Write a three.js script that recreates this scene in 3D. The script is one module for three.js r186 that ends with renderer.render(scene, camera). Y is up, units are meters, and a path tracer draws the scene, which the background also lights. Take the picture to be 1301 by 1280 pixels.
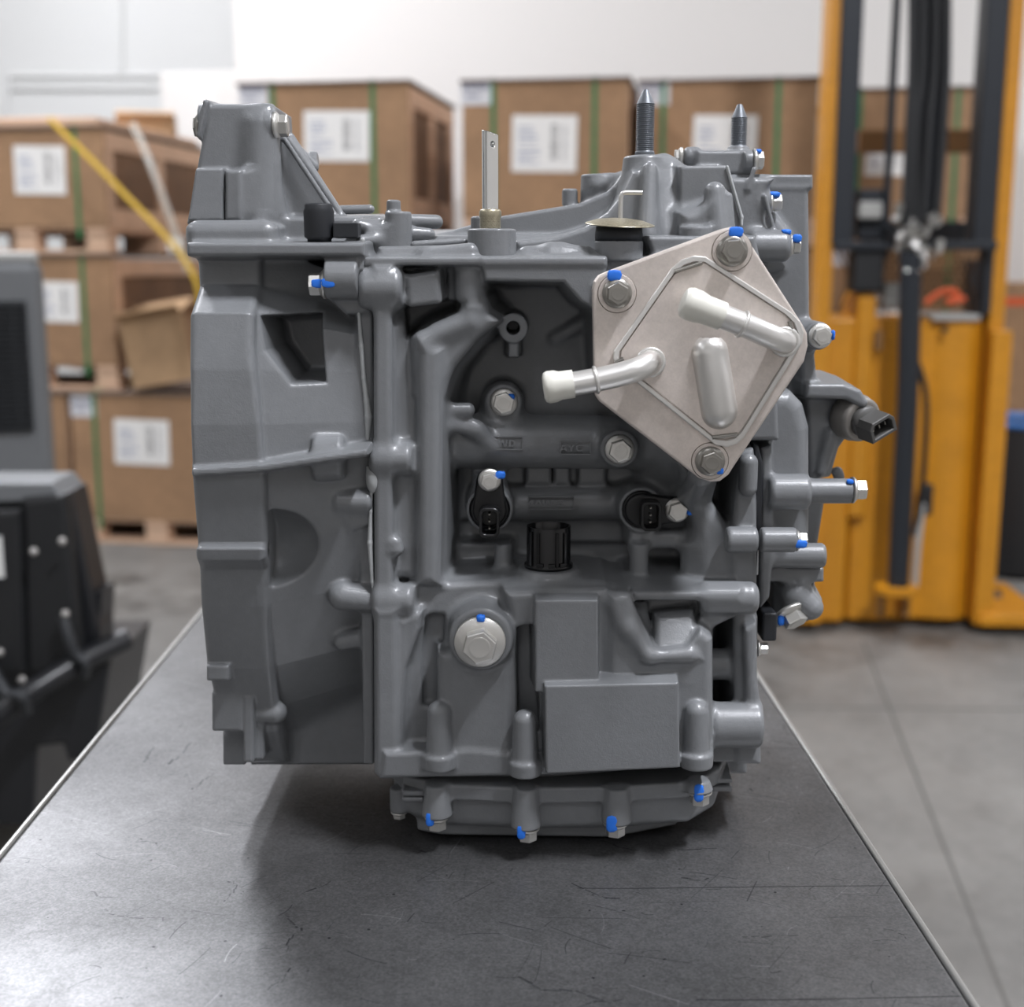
import * as THREE from 'three';
import { RoundedBoxGeometry } from 'three/addons/geometries/RoundedBoxGeometry.js';
import { mergeGeometries, toCreasedNormals } from 'three/addons/utils/BufferGeometryUtils.js';
import { RectAreaLightUniformsLib } from 'three/addons/lights/RectAreaLightUniformsLib.js';
import { ImprovedNoise } from 'three/addons/math/ImprovedNoise.js';

// ---------------------------------------------------------------- camera, light, exposure
const W = 1301, H = 1280, F = 1650, PITCH = Math.atan(305 / F);
const CAM = new THREE.Vector3(0, 1.33, 0.86);
const scene = new THREE.Scene();
scene.background = new THREE.Color(0x000000);
const camera = new THREE.PerspectiveCamera(2 * Math.atan(H / 2 / F) * 180 / Math.PI, W / H, 0.05, 60);
camera.position.copy(CAM);
camera.rotation.x = -PITCH;
camera.focus = 0.90;
camera.userData.fStop = 5.0;
camera.updateMatrixWorld();
scene.add(camera);
const renderer = new THREE.WebGLRenderer({ antialias: true });
renderer.toneMapping = THREE.LinearToneMapping;
renderer.toneMappingExposure = 0.53;
renderer.shadowMap.enabled = true;
RectAreaLightUniformsLib.init();

// ceiling strip lights in room axes: [x, z, width along x, length along z, radiance]
const CEIL = 6.2, LAMP_Y = 5.3, LAMP_COLOR = 0xf6f8ff;
const LAMPS = [
  [-4.8, -7.4, 0.24, 2.4, 145], [-3.0, -4.1, 0.16, 2.0, 480], [4.0, -4.6, 0.24, 2.4, 90],
  [-4.6, 0.2, 0.24, 2.4, 80], [1.8, 0.8, 0.24, 1.2, 740], [5.6, -0.6, 0.24, 2.4, 50],
  [-4.6, 4.6, 0.24, 2.4, 40], [0.2, 4.9, 0.24, 2.4, 40], [4.6, 4.6, 0.24, 2.4, 40],
];

// ---------------------------------------------------------------- helpers
const SIN = Math.sin(PITCH), COS = Math.cos(PITCH), V3 = THREE.Vector3;
function ray(px, py) {
  const u = (px - W / 2) / F, v = -(py - H / 2) / F;
  return new V3(u, v * COS - SIN, -COS - v * SIN);
}
// a photo pixel on the vertical plane z = const (metres), or on the level plane y = const
function P(px, py, z) { const d = ray(px, py); return d.multiplyScalar((z - CAM.z) / d.z).add(CAM); }
function G(px, py, y = 0) { const d = ray(px, py); return d.multiplyScalar((y - CAM.y) / d.y).add(CAM); }
function pxm(py, z) { return P(651.5, py, z).x - P(650.5, py, z).x; }   // metres of one pixel there

let seed = 7;
function rnd() { seed = (seed * 1664525 + 1013904223) >>> 0; return seed / 4294967296; }
const perlin = new ImprovedNoise();
const N3 = (x, y, z) => perlin.noise(x, y, z);

const names = {};
function numbered(n) { const k = names[n] = (names[n] ?? -1) + 1; return k ? n + '_' + String(k).padStart(3, '0') : n; }
function shade(o) { o.traverse((m) => { if (m.isMesh) { m.castShadow = true; m.receiveShadow = true; } }); return o; }
function thing(name, label, category, pos = [0, 0, 0], turn = 0, group) {
  const o = new THREE.Group(); o.name = numbered(name); o.position.set(...pos); o.rotation.y = turn;
  o.userData = { label, category }; if (group) o.userData.group = group;
  scene.add(o); return o;
}
function mesh(name, geo, mat, parent, label) {
  const m = new THREE.Mesh(Array.isArray(geo) ? merge(geo) : geo, mat);
  m.name = name; m.castShadow = m.receiveShadow = true;
  if (label) m.userData.label = label;
  parent.add(m); return m;
}
function struct(name, geo, mat, label) {
  const m = new THREE.Mesh(geo, mat); m.name = name; m.castShadow = m.receiveShadow = true;
  m.userData = { kind: 'structure', label, category: name.split('_')[0] }; scene.add(m); return m;
}
function merge(list) {
  return mergeGeometries(list.map((g) => {
    const n = g.index ? g.toNonIndexed() : g.clone();
    for (const k of Object.keys(n.attributes)) if (!['position', 'normal', 'uv'].includes(k)) n.deleteAttribute(k);
    if (!n.attributes.uv) n.setAttribute('uv', new THREE.BufferAttribute(new Float32Array(n.attributes.position.count * 2), 2));
    return n;
  }));
}
const at = (g, x, y, z, rx = 0, ry = 0, rz = 0) => g.applyMatrix4(new THREE.Matrix4().compose(new V3(x, y, z), new THREE.Quaternion().setFromEuler(new THREE.Euler(rx, ry, rz)), new V3(1, 1, 1)));
// box with uv in metres and softened edges
function box(w, h, d, x = 0, y = 0, z = 0, r = 0.002) {
  const g = r > 0 ? new RoundedBoxGeometry(w, h, d, 2, Math.min(r, w / 2.01, h / 2.01, d / 2.01)) : new THREE.BoxGeometry(w, h, d);
  boxUV(g); return at(g, x, y, z);
}
function boxUV(g, s = 1) {
  const p = g.attributes.position, n = g.attributes.normal, uv = new Float32Array(p.count * 2);
  for (let i = 0; i < p.count; i++) {
    const ax = Math.abs(n.getX(i)), ay = Math.abs(n.getY(i)), az = Math.abs(n.getZ(i)), x = p.getX(i), y = p.getY(i), z = p.getZ(i);
    if (az >= ax && az >= ay) { uv[2 * i] = x * s; uv[2 * i + 1] = y * s; }
    else if (ax >= ay) { uv[2 * i] = z * s; uv[2 * i + 1] = y * s; }
    else { uv[2 * i] = x * s; uv[2 * i + 1] = z * s; }
  }
  g.setAttribute('uv', new THREE.BufferAttribute(uv, 2)); return g;
}
const lathe = (pts, seg = 32) => new THREE.LatheGeometry(pts.map(([r, y]) => new THREE.Vector2(r, y)), seg);
function tube(pts, r, seg = 40, rs = 10, closed = false) {
  return new THREE.TubeGeometry(new THREE.CatmullRomCurve3(pts.map((p) => p.isVector3 ? p : new V3(...p)), closed, 'catmullrom', 0.5), seg, r, rs, closed);
}
function bar(a, b, r, seg = 12) { return tube([a, a.clone().lerp(b, 0.5), b], r, 4, seg); }
function orient(g, pos, dir, roll = 0) {      // geometry whose +y axis is its outward axis
  const q = new THREE.Quaternion().setFromUnitVectors(new V3(0, 1, 0), dir.clone().normalize());
  q.multiply(new THREE.Quaternion().setFromAxisAngle(new V3(0, 1, 0), roll));
  return g.applyMatrix4(new THREE.Matrix4().compose(pos, q, new V3(1, 1, 1)));
}

// ---------------------------------------------------------------- textures
function canvas(w, h, draw) {
  const c = document.createElement('canvas'); c.width = w; c.height = h; draw(c.getContext('2d'), w, h);
  const t = new THREE.CanvasTexture(c); t.colorSpace = THREE.SRGBColorSpace; t.wrapS = t.wrapT = THREE.RepeatWrapping; t.anisotropy = 8; return t;
}
// tiling value noise field in [0,1]
function field(n, octaves, seedOff = 0, sx = 1, sy = 1) {
  const out = new Float32Array(n * n);
  let amp = 1, tot = 0;
  for (const [freq, a] of octaves) {
    const fx = Math.max(1, Math.round(freq * sx)), fy = Math.max(1, Math.round(freq * sy));
    const lat = new Float32Array(fx * fy); for (let i = 0; i < lat.length; i++) lat[i] = rnd();
    for (let y = 0; y < n; y++) {
      const gy = y / n * fy, iy = Math.floor(gy); let ty = gy - iy; ty = ty * ty * (3 - 2 * ty);
      const r0 = (iy % fy) * fx, r1 = ((iy + 1) % fy) * fx;
      for (let x = 0; x < n; x++) {
        const gx = x / n * fx, ix = Math.floor(gx); let tx = gx - ix; tx = tx * tx * (3 - 2 * tx);
        const a0 = ix % fx, a1 = (ix + 1) % fx;
        out[y * n + x] += a * ((lat[r0 + a0] * (1 - tx) + lat[r0 + a1] * tx) * (1 - ty) + (lat[r1 + a0] * (1 - tx) + lat[r1 + a1] * tx) * ty);
      }
    }
    tot += a;
  }
  for (let i = 0; i < out.length; i++) out[i] /= tot;
  return out;
}
function dataTex(n, fn, srgb = true, rep = 1) {
  const d = new Uint8Array(n * n * 4);
  for (let i = 0; i < n * n; i++) { const c = fn(i, i % n, Math.floor(i / n)); d[4 * i] = c[0]; d[4 * i + 1] = c[1]; d[4 * i + 2] = c[2]; d[4 * i + 3] = 255; }
  const t = new THREE.DataTexture(d, n, n); t.wrapS = t.wrapT = THREE.RepeatWrapping; t.magFilter = THREE.LinearFilter; t.minFilter = THREE.LinearMipmapLinearFilter; t.generateMipmaps = true;
  if (srgb) t.colorSpace = THREE.SRGBColorSpace; t.repeat.set(rep, rep); t.needsUpdate = true; return t;
}
const gray = (v) => { v = Math.max(0, Math.min(255, v)); return [v, v, v]; };
function noiseTex(n, octaves, lo, hi, rep, srgb = false, tint = [1, 1, 1], sx = 1, sy = 1) {
  const f = field(n, octaves, 0, sx, sy);
  return dataTex(n, (i) => { const v = lo + (hi - lo) * f[i]; return [v * tint[0], v * tint[1], v * tint[2]].map((q) => Math.max(0, Math.min(255, q))); }, srgb, rep);
}
const std = (o) => new THREE.MeshStandardMaterial(o);
const phys = (o) => new THREE.MeshPhysicalMaterial(o);
// ---------------------------------------------------------------- solid modelling: distance fields with cast-metal fillets, meshed by surface nets
// sizes below in metres; pixel helpers turn photo positions at a chosen depth z into metres
function polySD(pts, x, y) {
  let d = Infinity, s = 1; const n = pts.length / 2;
  for (let i = 0, j = n - 1; i < n; j = i++) {
    const ax = pts[2 * i], ay = pts[2 * i + 1], bx = pts[2 * j], by = pts[2 * j + 1];
    const ex = bx - ax, ey = by - ay, wx = x - ax, wy = y - ay;
    let t = (wx * ex + wy * ey) / (ex * ex + ey * ey); t = t < 0 ? 0 : t > 1 ? 1 : t;
    const qx = wx - ex * t, qy = wy - ey * t, q = qx * qx + qy * qy; if (q < d) d = q;
    const c1 = y >= ay, c2 = y < by, c3 = ex * wy > ey * wx;
    if ((c1 && c2 && c3) || (!c1 && !c2 && !c3)) s = -s;
  }
  return s * Math.sqrt(d);
}
const comb = (a, b, r) => { a += r; b += r; return Math.min(Math.max(a, b), 0) + Math.hypot(Math.max(a, 0), Math.max(b, 0)) - r; };
class Solid {
  constructor() { this.ops = []; }
  add(f, o = {}) { this.ops.push({ f, k: (o.k ?? 3) / 1000, sub: !!o.sub, cut: !!o.cut }); return this; }
  // prism along z from a pixel outline; z (front) and zb (back) in mm; dr = draft, tx/ty = slope of the front face, r = edge radius mm
  poly(px, z, zb, o = {}) {
    z /= 1000; zb /= 1000;
    const pts = []; let cx = 0, cy = 0;
    for (const [x, y, zz] of px) { const p = P(x, y, zz === undefined ? (o.at === undefined ? z : o.at / 1000) : zz / 1000); pts.push(p.x, p.y); cx += p.x; cy += p.y; }
    cx /= px.length; cy /= px.length;
    const r = (o.r ?? 3) / 1000, dr = o.dr ?? 0.05, tx = o.tx || 0, ty = o.ty || 0, nn = 1 / Math.sqrt(1 + tx * tx + ty * ty), n2 = 1 / Math.sqrt(1 + dr * dr);
    return this.add((x, y, q) => {
      const zf = z + tx * (x - cx) + ty * (y - cy);
      return comb((polySD(pts, x, y) - dr * (zf - q)) * n2, Math.max((q - zf) * nn, zb - q), r);
    }, o);
  }
  rect(x0, y0, x1, y1, z, zb, o = {}) { return this.poly([[x0, y0], [x1, y0], [x1, y1], [x0, y1]], z, zb, o); }
  // prism along x between pixel columns; profile = [py, z mm] pairs
  profX(x0, x1, prof, o = {}) {
    const pts = []; let zm = 0;
    for (const [py, z] of prof) { const p = P(o.xm ?? x0, py, z / 1000); pts.push(p.z, p.y); zm += z; }
    const za = (o.z ?? zm / prof.length) / 1000;
    const a = P(x0, 640, za).x, b = P(x1, 640, za).x, r = (o.r ?? 3) / 1000, tp = o.taper || 0;
    return this.add((x, y, z) => comb(polySD(pts, z, y) + tp * (x - a), Math.max(a - x, x - b), r), o);
  }
  // tapered capsule between pixel points [x, y, z mm], radii in px
  cap(a, b, ra, rb, o = {}) {
    const A = P(a[0], a[1], a[2] / 1000), B = P(b[0], b[1], b[2] / 1000), s0 = ra * pxm(a[1], a[2] / 1000), s1 = (rb ?? ra) * pxm(b[1], b[2] / 1000);
    const dx = B.x - A.x, dy = B.y - A.y, dz = B.z - A.z, l2 = dx * dx + dy * dy + dz * dz || 1e-9;
    return this.add((x, y, z) => {
      const wx = x - A.x, wy = y - A.y, wz = z - A.z; let t = (wx * dx + wy * dy + wz * dz) / l2; t = t < 0 ? 0 : t > 1 ? 1 : t;
      const ex = wx - dx * t, ey = wy - dy * t, ez = wz - dz * t;
      return Math.sqrt(ex * ex + ey * ey + ez * ez) - (s0 + (s1 - s0) * t);
    }, o);
  }
  // cylinder between pixel points with flat rounded ends; rb allows a cone
  cyl(a, b, ra, o = {}) {
    const A = P(a[0], a[1], a[2] / 1000), B = P(b[0], b[1], b[2] / 1000);
    if (o.ax === 'x') { B.y = A.y; B.z = A.z; } if (o.ax === 'y') { B.x = A.x; B.z = A.z; } if (o.ax === 'z') { B.x = A.x; B.y = A.y; }
    const r0 = ra * pxm(a[1], a[2] / 1000), r1 = (o.rb ?? ra) * pxm(a[1], a[2] / 1000), rr = (o.r ?? 1.5) / 1000;
    const dx = B.x - A.x, dy = B.y - A.y, dz = B.z - A.z, L = Math.hypot(dx, dy, dz), ux = dx / L, uy = dy / L, uz = dz / L;
    return this.add((x, y, z) => {
      const wx = x - A.x, wy = y - A.y, wz = z - A.z, t = wx * ux + wy * uy + wz * uz;
      const h = Math.sqrt(Math.max(0, wx * wx + wy * wy + wz * wz - t * t)), tt = t < 0 ? 0 : t > L ? 1 : t / L;
      return comb(h - (r0 + (r1 - r0) * tt), Math.max(-t, t - L), rr);
    }, o);
  }
  cx(x0, x1, y, z, r, o = {}) { return this.cyl([x0, y, z], [x1, y, z], r, { ax: 'x', ...o }); }
  cy(x, y0, y1, z, r, o = {}) { return this.cyl([x, y0, z], [x, y1, z], r, { ax: 'y', ...o }); }
  cz(x, y, r, z, zb, o = {}) {               // o.at: depth at which the pixel position holds
    if (o.at === undefined) return this.cyl([x, y, z], [x, y, zb], r, { ax: 'z', ...o });
    const c = P(x, y, o.at / 1000), rr = r * pxm(y, o.at / 1000), e = (o.r ?? 0.5) / 1000;
    return this.add((X, Y, Z) => comb(Math.hypot(X - c.x, Y - c.y) - rr, Math.max(Z - z / 1000, zb / 1000 - Z), e), o);
  }
  ell(x, y, z, rx, ry, rz, o = {}) {         // ellipsoid, px radii in x and y, mm in z
    const c = P(x, y, z / 1000), s = pxm(y, z / 1000), a = rx * s, b = ry * s, d = rz / 1000;
    return this.add((X, Y, Z) => {
      const qx = (X - c.x) / a, qy = (Y - c.y) / b, qz = (Z - c.z) / d, k0 = Math.hypot(qx, qy, qz), k1 = Math.hypot(qx / a, qy / b, qz / d);
      return k1 < 1e-9 ? -Math.min(a, b, d) : k0 * (k0 - 1) / k1;
    }, o);
  }
  static run(list, x, y, z) {
    let d = 1;
    for (let i = 0; i < list.length; i++) {
      const o = list[i], q = o.f(x, y, z), k = o.k;
      if (o.sub || o.cut) {
        const e = o.cut ? q : -q, h = k > 0 ? Math.max(k - Math.abs(d - e), 0) / k : 0; d = Math.max(d, e) + h * h * k * 0.25;
      } else { const h = k > 0 ? Math.max(k - Math.abs(d - q), 0) / k : 0; d = Math.min(d, q) - h * h * k * 0.25; }
    }
    return d;
  }
  // mesh inside the bounds given in metres
  mesh([x0, y0, z0], [x1, y1, z1], cell, origin) {
    const B = 8, nx = Math.ceil((x1 - x0) / cell / B) * B + 1, ny = Math.ceil((y1 - y0) / cell / B) * B + 1, nz = Math.ceil((z1 - z0) / cell / B) * B + 1;
    const D = new Float32Array(nx * ny * nz).fill(1), sy = nx, sz = nx * ny;
    const R = B * cell * 0.87 + cell, act = [];
    for (let bz = 0; bz < nz - 1; bz += B) for (let by = 0; by < ny - 1; by += B) for (let bx = 0; bx < nx - 1; bx += B) {
      const cx = x0 + (bx + B / 2) * cell, cy = y0 + (by + B / 2) * cell, cz = z0 + (bz + B / 2) * cell, list = [];
      for (const o of this.ops) { const q = o.f(cx, cy, cz); if (o.cut ? q > -R - o.k : q < R + o.k) list.push(o); }
      const dc = list.length ? Solid.run(list, cx, cy, cz) : 1;
      if (Math.abs(dc) > R * 1.15) { if (dc < 0) for (let k = 0; k <= B; k++) for (let j = 0; j <= B; j++) for (let i = 0; i <= B; i++) { const q = (bz + k) * sz + (by + j) * sy + bx + i; if (D[q] === 1) D[q] = -0.02; } continue; }
      act.push(bx, by, bz);
      for (let k = 0; k <= B; k++) for (let j = 0; j <= B; j++) for (let i = 0; i <= B; i++)
        D[(bz + k) * sz + (by + j) * sy + bx + i] = list.length ? Solid.run(list, x0 + (bx + i) * cell, y0 + (by + j) * cell, z0 + (bz + k) * cell) : 1;
    }
    const idx = new Int32Array(nx * ny * nz).fill(-1), pos = [], nor = [], tri = [];
    const E = [[0, 1], [2, 3], [4, 5], [6, 7], [0, 2], [1, 3], [4, 6], [5, 7], [0, 4], [1, 5], [2, 6], [3, 7]], v = new Float64Array(8);
    const g = (q) => D[q];
    for (let a = 0; a < act.length; a += 3) for (let k = 0; k < B; k++) for (let j = 0; j < B; j++) for (let i = 0; i < B; i++) {
      const X = act[a] + i, Y = act[a + 1] + j, Z = act[a + 2] + k, q = Z * sz + Y * sy + X;
      let m = 0; for (let c = 0; c < 8; c++) { v[c] = D[q + (c & 1) + ((c >> 1) & 1) * sy + (c >> 2) * sz]; if (v[c] < 0) m++; }
      if (m === 0 || m === 8) continue;
      let px = 0, py = 0, pz = 0, n = 0;
      for (const [e, f] of E) if ((v[e] < 0) !== (v[f] < 0)) {
        const t = v[e] / (v[e] - v[f]);
        px += (e & 1) + t * ((f & 1) - (e & 1)); py += ((e >> 1) & 1) + t * (((f >> 1) & 1) - ((e >> 1) & 1)); pz += (e >> 2) + t * ((f >> 2) - (e >> 2)); n++;
      }
      px /= n; py /= n; pz /= n;
      const L = (a0, a1, t) => a0 + (a1 - a0) * t;
      let gx = L(L(v[1] - v[0], v[3] - v[2], py), L(v[5] - v[4], v[7] - v[6], py), pz);
      let gy = L(L(v[2] - v[0], v[3] - v[1], px), L(v[6] - v[4], v[7] - v[5], px), pz);
      let gz = L(L(v[4] - v[0], v[5] - v[1], px), L(v[6] - v[2], v[7] - v[3], px), py);
      const l = Math.hypot(gx, gy, gz) || 1;
      idx[q] = pos.length / 3; pos.push(x0 + (X + px) * cell, y0 + (Y + py) * cell, z0 + (Z + pz) * cell); nor.push(gx / l, gy / l, gz / l);
    }
    for (let a = 0; a < act.length; a += 3) for (let k = 0; k < B; k++) for (let j = 0; j < B; j++) for (let i = 0; i < B; i++) {
      const X = act[a] + i, Y = act[a + 1] + j, Z = act[a + 2] + k, q = Z * sz + Y * sy + X, s = D[q] < 0;
      const quad = (o, s1, s2, flip) => {
        const A = idx[q - s1 - s2], Bq = idx[q - s2], C = idx[q], Dq = idx[q - s1];
        if (A < 0 || Bq < 0 || C < 0 || Dq < 0) return;
        if (flip) tri.push(A, C, Bq, A, Dq, C); else tri.push(A, Bq, C, A, C, Dq);
      };
      if (Y > 0 && Z > 0 && X < nx - 1 && (D[q + 1] < 0) !== s) quad(1, sy, sz, !s);
      if (X > 0 && Z > 0 && Y < ny - 1 && (D[q + sy] < 0) !== s) quad(sy, 1, sz, s);
      if (X > 0 && Y > 0 && Z < nz - 1 && (D[q + sz] < 0) !== s) quad(sz, 1, sy, !s);
    }
    const geo = new THREE.BufferGeometry();
    const p = new Float32Array(pos); for (let i = 0; i < p.length; i += 3) { p[i] -= origin.x; p[i + 1] -= origin.y; p[i + 2] -= origin.z; }
    geo.setAttribute('position', new THREE.BufferAttribute(p, 3)); geo.setAttribute('normal', new THREE.BufferAttribute(new Float32Array(nor), 3));
    geo.setIndex(new THREE.BufferAttribute(new Uint32Array(tri), 1));
    boxUV(geo);
    return geo;
  }
}
// ---------------------------------------------------------------- the warehouse (its axes are turned against the camera's)
const YAW = -9 * Math.PI / 180, EX = new V3(Math.cos(YAW), 0, -Math.sin(YAW)), EZ = new V3(Math.sin(YAW), 0, Math.cos(YAW));
const roomM = new THREE.Matrix4().makeRotationY(YAW);
const concreteF = field(1024, [[4, 1], [9, 0.8], [30, 0.5], [120, 0.45], [400, 0.35]]);
const concreteF2 = field(1024, [[3, 1], [14, 0.7], [60, 0.5]]);
const concreteMap = dataTex(1024, (i) => { const v = 112 + 30 * (concreteF[i] - 0.5) * 2 - Math.max(0, 0.42 - concreteF2[i]) * 150; return [v * 1.0, v * 0.985, v * 0.955]; }, true);
concreteMap.repeat.set(0.33, 0.33);
const concreteRough = dataTex(1024, (i) => gray(95 + 70 * concreteF2[i]), false); concreteRough.repeat.set(0.33, 0.33);
const M = {};
M.concrete = std({ map: concreteMap, roughnessMap: concreteRough, roughness: 1 });
M.wallWhite = std({ color: 0xe9e6e2, roughness: 0.85, bumpMap: noiseTex(256, [[40, 1], [110, 1]], 60, 200, 1.3), bumpScale: 0.0008 });
M.wallGrey = std({ color: 0xdcdcda, roughness: 0.85, bumpMap: M.wallWhite.bumpMap, bumpScale: 0.0008 });
M.ceiling = std({ color: 0xd8d8d6, roughness: 0.9 });
const roomBox = (name, w, h, d, x, y, z, mat, label) => { const m = struct(name, box(w, h, d, 0, 0, 0, 0), mat, label); m.position.copy(new V3(x, y, z).applyMatrix4(roomM)); m.rotation.y = YAW; return m; };
roomBox('floor', 17.2, 0.2, 18.2, 0, -0.1, -1, M.concrete, 'smooth grey concrete warehouse floor');
roomBox('ceiling', 17.2, 0.2, 18.2, 0, CEIL + 0.1, -1, M.ceiling, 'flat pale ceiling high above');
roomBox('wall_left', 0.2, CEIL, 18.2, -8.6, CEIL / 2, -1, M.wallGrey, 'plain pale grey warehouse side wall');
roomBox('wall_right', 0.2, CEIL, 18.2, 8.6, CEIL / 2, -1, M.wallWhite, 'plain white warehouse side wall');
roomBox('wall_front', 17.2, CEIL, 0.2, 0, CEIL / 2, 8.2, M.wallWhite, 'plain white wall facing the stacked crates');
roomBox('wall_back', 17.2, CEIL, 0.2, 0, CEIL / 2, -10.1, M.wallGrey, 'pale grey far wall with thin conduits');
{ // nearer white wall: its left end shows at pixel column 300
  const e = P(299, 60, -6.9), l = e.clone().applyMatrix4(roomM.clone().invert());
  roomBox('wall_office', 8.5 - l.x, CEIL, 2.6, (8.5 + l.x) / 2, CEIL / 2, l.z - 1.3, M.wallWhite, 'bright white office wall behind the crate stacks');
  const a = P(203, 92, -7.6).applyMatrix4(roomM.clone().invert()), b = P(320, 92, -7.6).applyMatrix4(roomM.clone().invert());
  const t = struct('wall_partition', box(b.x - a.x, a.y, 0.5, 0, 0, 0, 0.01), M.wallWhite, 'low bright white partition beside the office wall');
  t.position.copy(new V3((a.x + b.x) / 2, a.y / 2, a.z - 0.25).applyMatrix4(roomM)); t.rotation.y = YAW;
  // thin conduits on the far wall
  const zc = -9.985, inv = roomM.clone().invert();
  const onFar = (px, py) => { const o = CAM.clone().applyMatrix4(inv), d = ray(px, py).transformDirection(inv); return o.add(d.multiplyScalar((zc - o.z) / d.z)); };
  const cm = M.wallGrey;
  [[[155, -40], [155, 92]], [[10, 97], [200, 97]], [[10, 112], [200, 112]], [[10, 97], [10, 150]]].forEach(([p, q]) => {
    const A = onFar(...p).applyMatrix4(roomM), B = onFar(...q).applyMatrix4(roomM);
    const c = struct(numbered('trim_1'), bar(A, B, 0.016, 8), cm, 'thin grey conduit on the far wall'); c.userData.group = 'conduits on the far wall';
  });
}
// floor joints: shallow dark saw cuts, built as strips of filler
M.joint = std({ color: 0x5a5854, roughness: 0.9 });
[[[1096, 815], [1300, 1330]], [[985, 899], [1420, 903]]].forEach(([p, q], i) => {
  const a = G(...p), b = G(...q), L = a.distanceTo(b), m = struct('trim_' + (i + 2), box(0.008, 0.004, L, 0, 0, 0, 0), M.joint, i ? 'dark filled saw cut running across the concrete floor' : 'dark filled saw cut running along the concrete floor');
  m.position.copy(a).lerp(b, 0.5); m.position.y = -0.001; m.rotation.y = Math.atan2(b.x - a.x, b.z - a.z);
});

// ceiling lamps
M.lampWhite = std({ color: 0xdddddd, roughness: 0.5 });
M.lampGlow = std({ color: 0xffffff, emissive: LAMP_COLOR, emissiveIntensity: 12 });
LAMPS.forEach(([x, z, w, d, I], i) => {
  const p = new V3(x, LAMP_Y, z).applyMatrix4(roomM);
  const t = thing('ceiling_lamp', ['long white ceiling lamp by the far grey wall', 'long white ceiling lamp over the crates behind the grey cooler', 'long white ceiling lamp hanging over the forklift', 'long white ceiling lamp hanging by the grey side wall', 'long white ceiling lamp nearest the workbench', 'long white ceiling lamp hanging by the white side wall', 'long white ceiling lamp by the front wall and grey side wall', 'long white ceiling lamp by the middle of the front wall', 'long white ceiling lamp by the front wall and white side wall'][i], 'lamp', [p.x, p.y, p.z], YAW, 'ceiling lamps');
  mesh('housing', box(w + 0.06, 0.08, d + 0.06, 0, 0.05, 0, 0.01), M.lampWhite, t);
  mesh('diffuser', box(w, 0.01, d, 0, 0.004, 0, 0.002), M.lampGlow, t);
  for (const s of [-1, 1]) mesh('hanger', bar(new V3(0, 0.09, s * d / 3), new V3(0, CEIL - LAMP_Y, s * d / 3), 0.006), M.lampWhite, t);
  const l = new THREE.RectAreaLight(LAMP_COLOR, I, w, d); l.position.set(0, -0.006, 0); l.rotation.x = -Math.PI / 2; l.castShadow = true; t.add(l);
});

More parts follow.
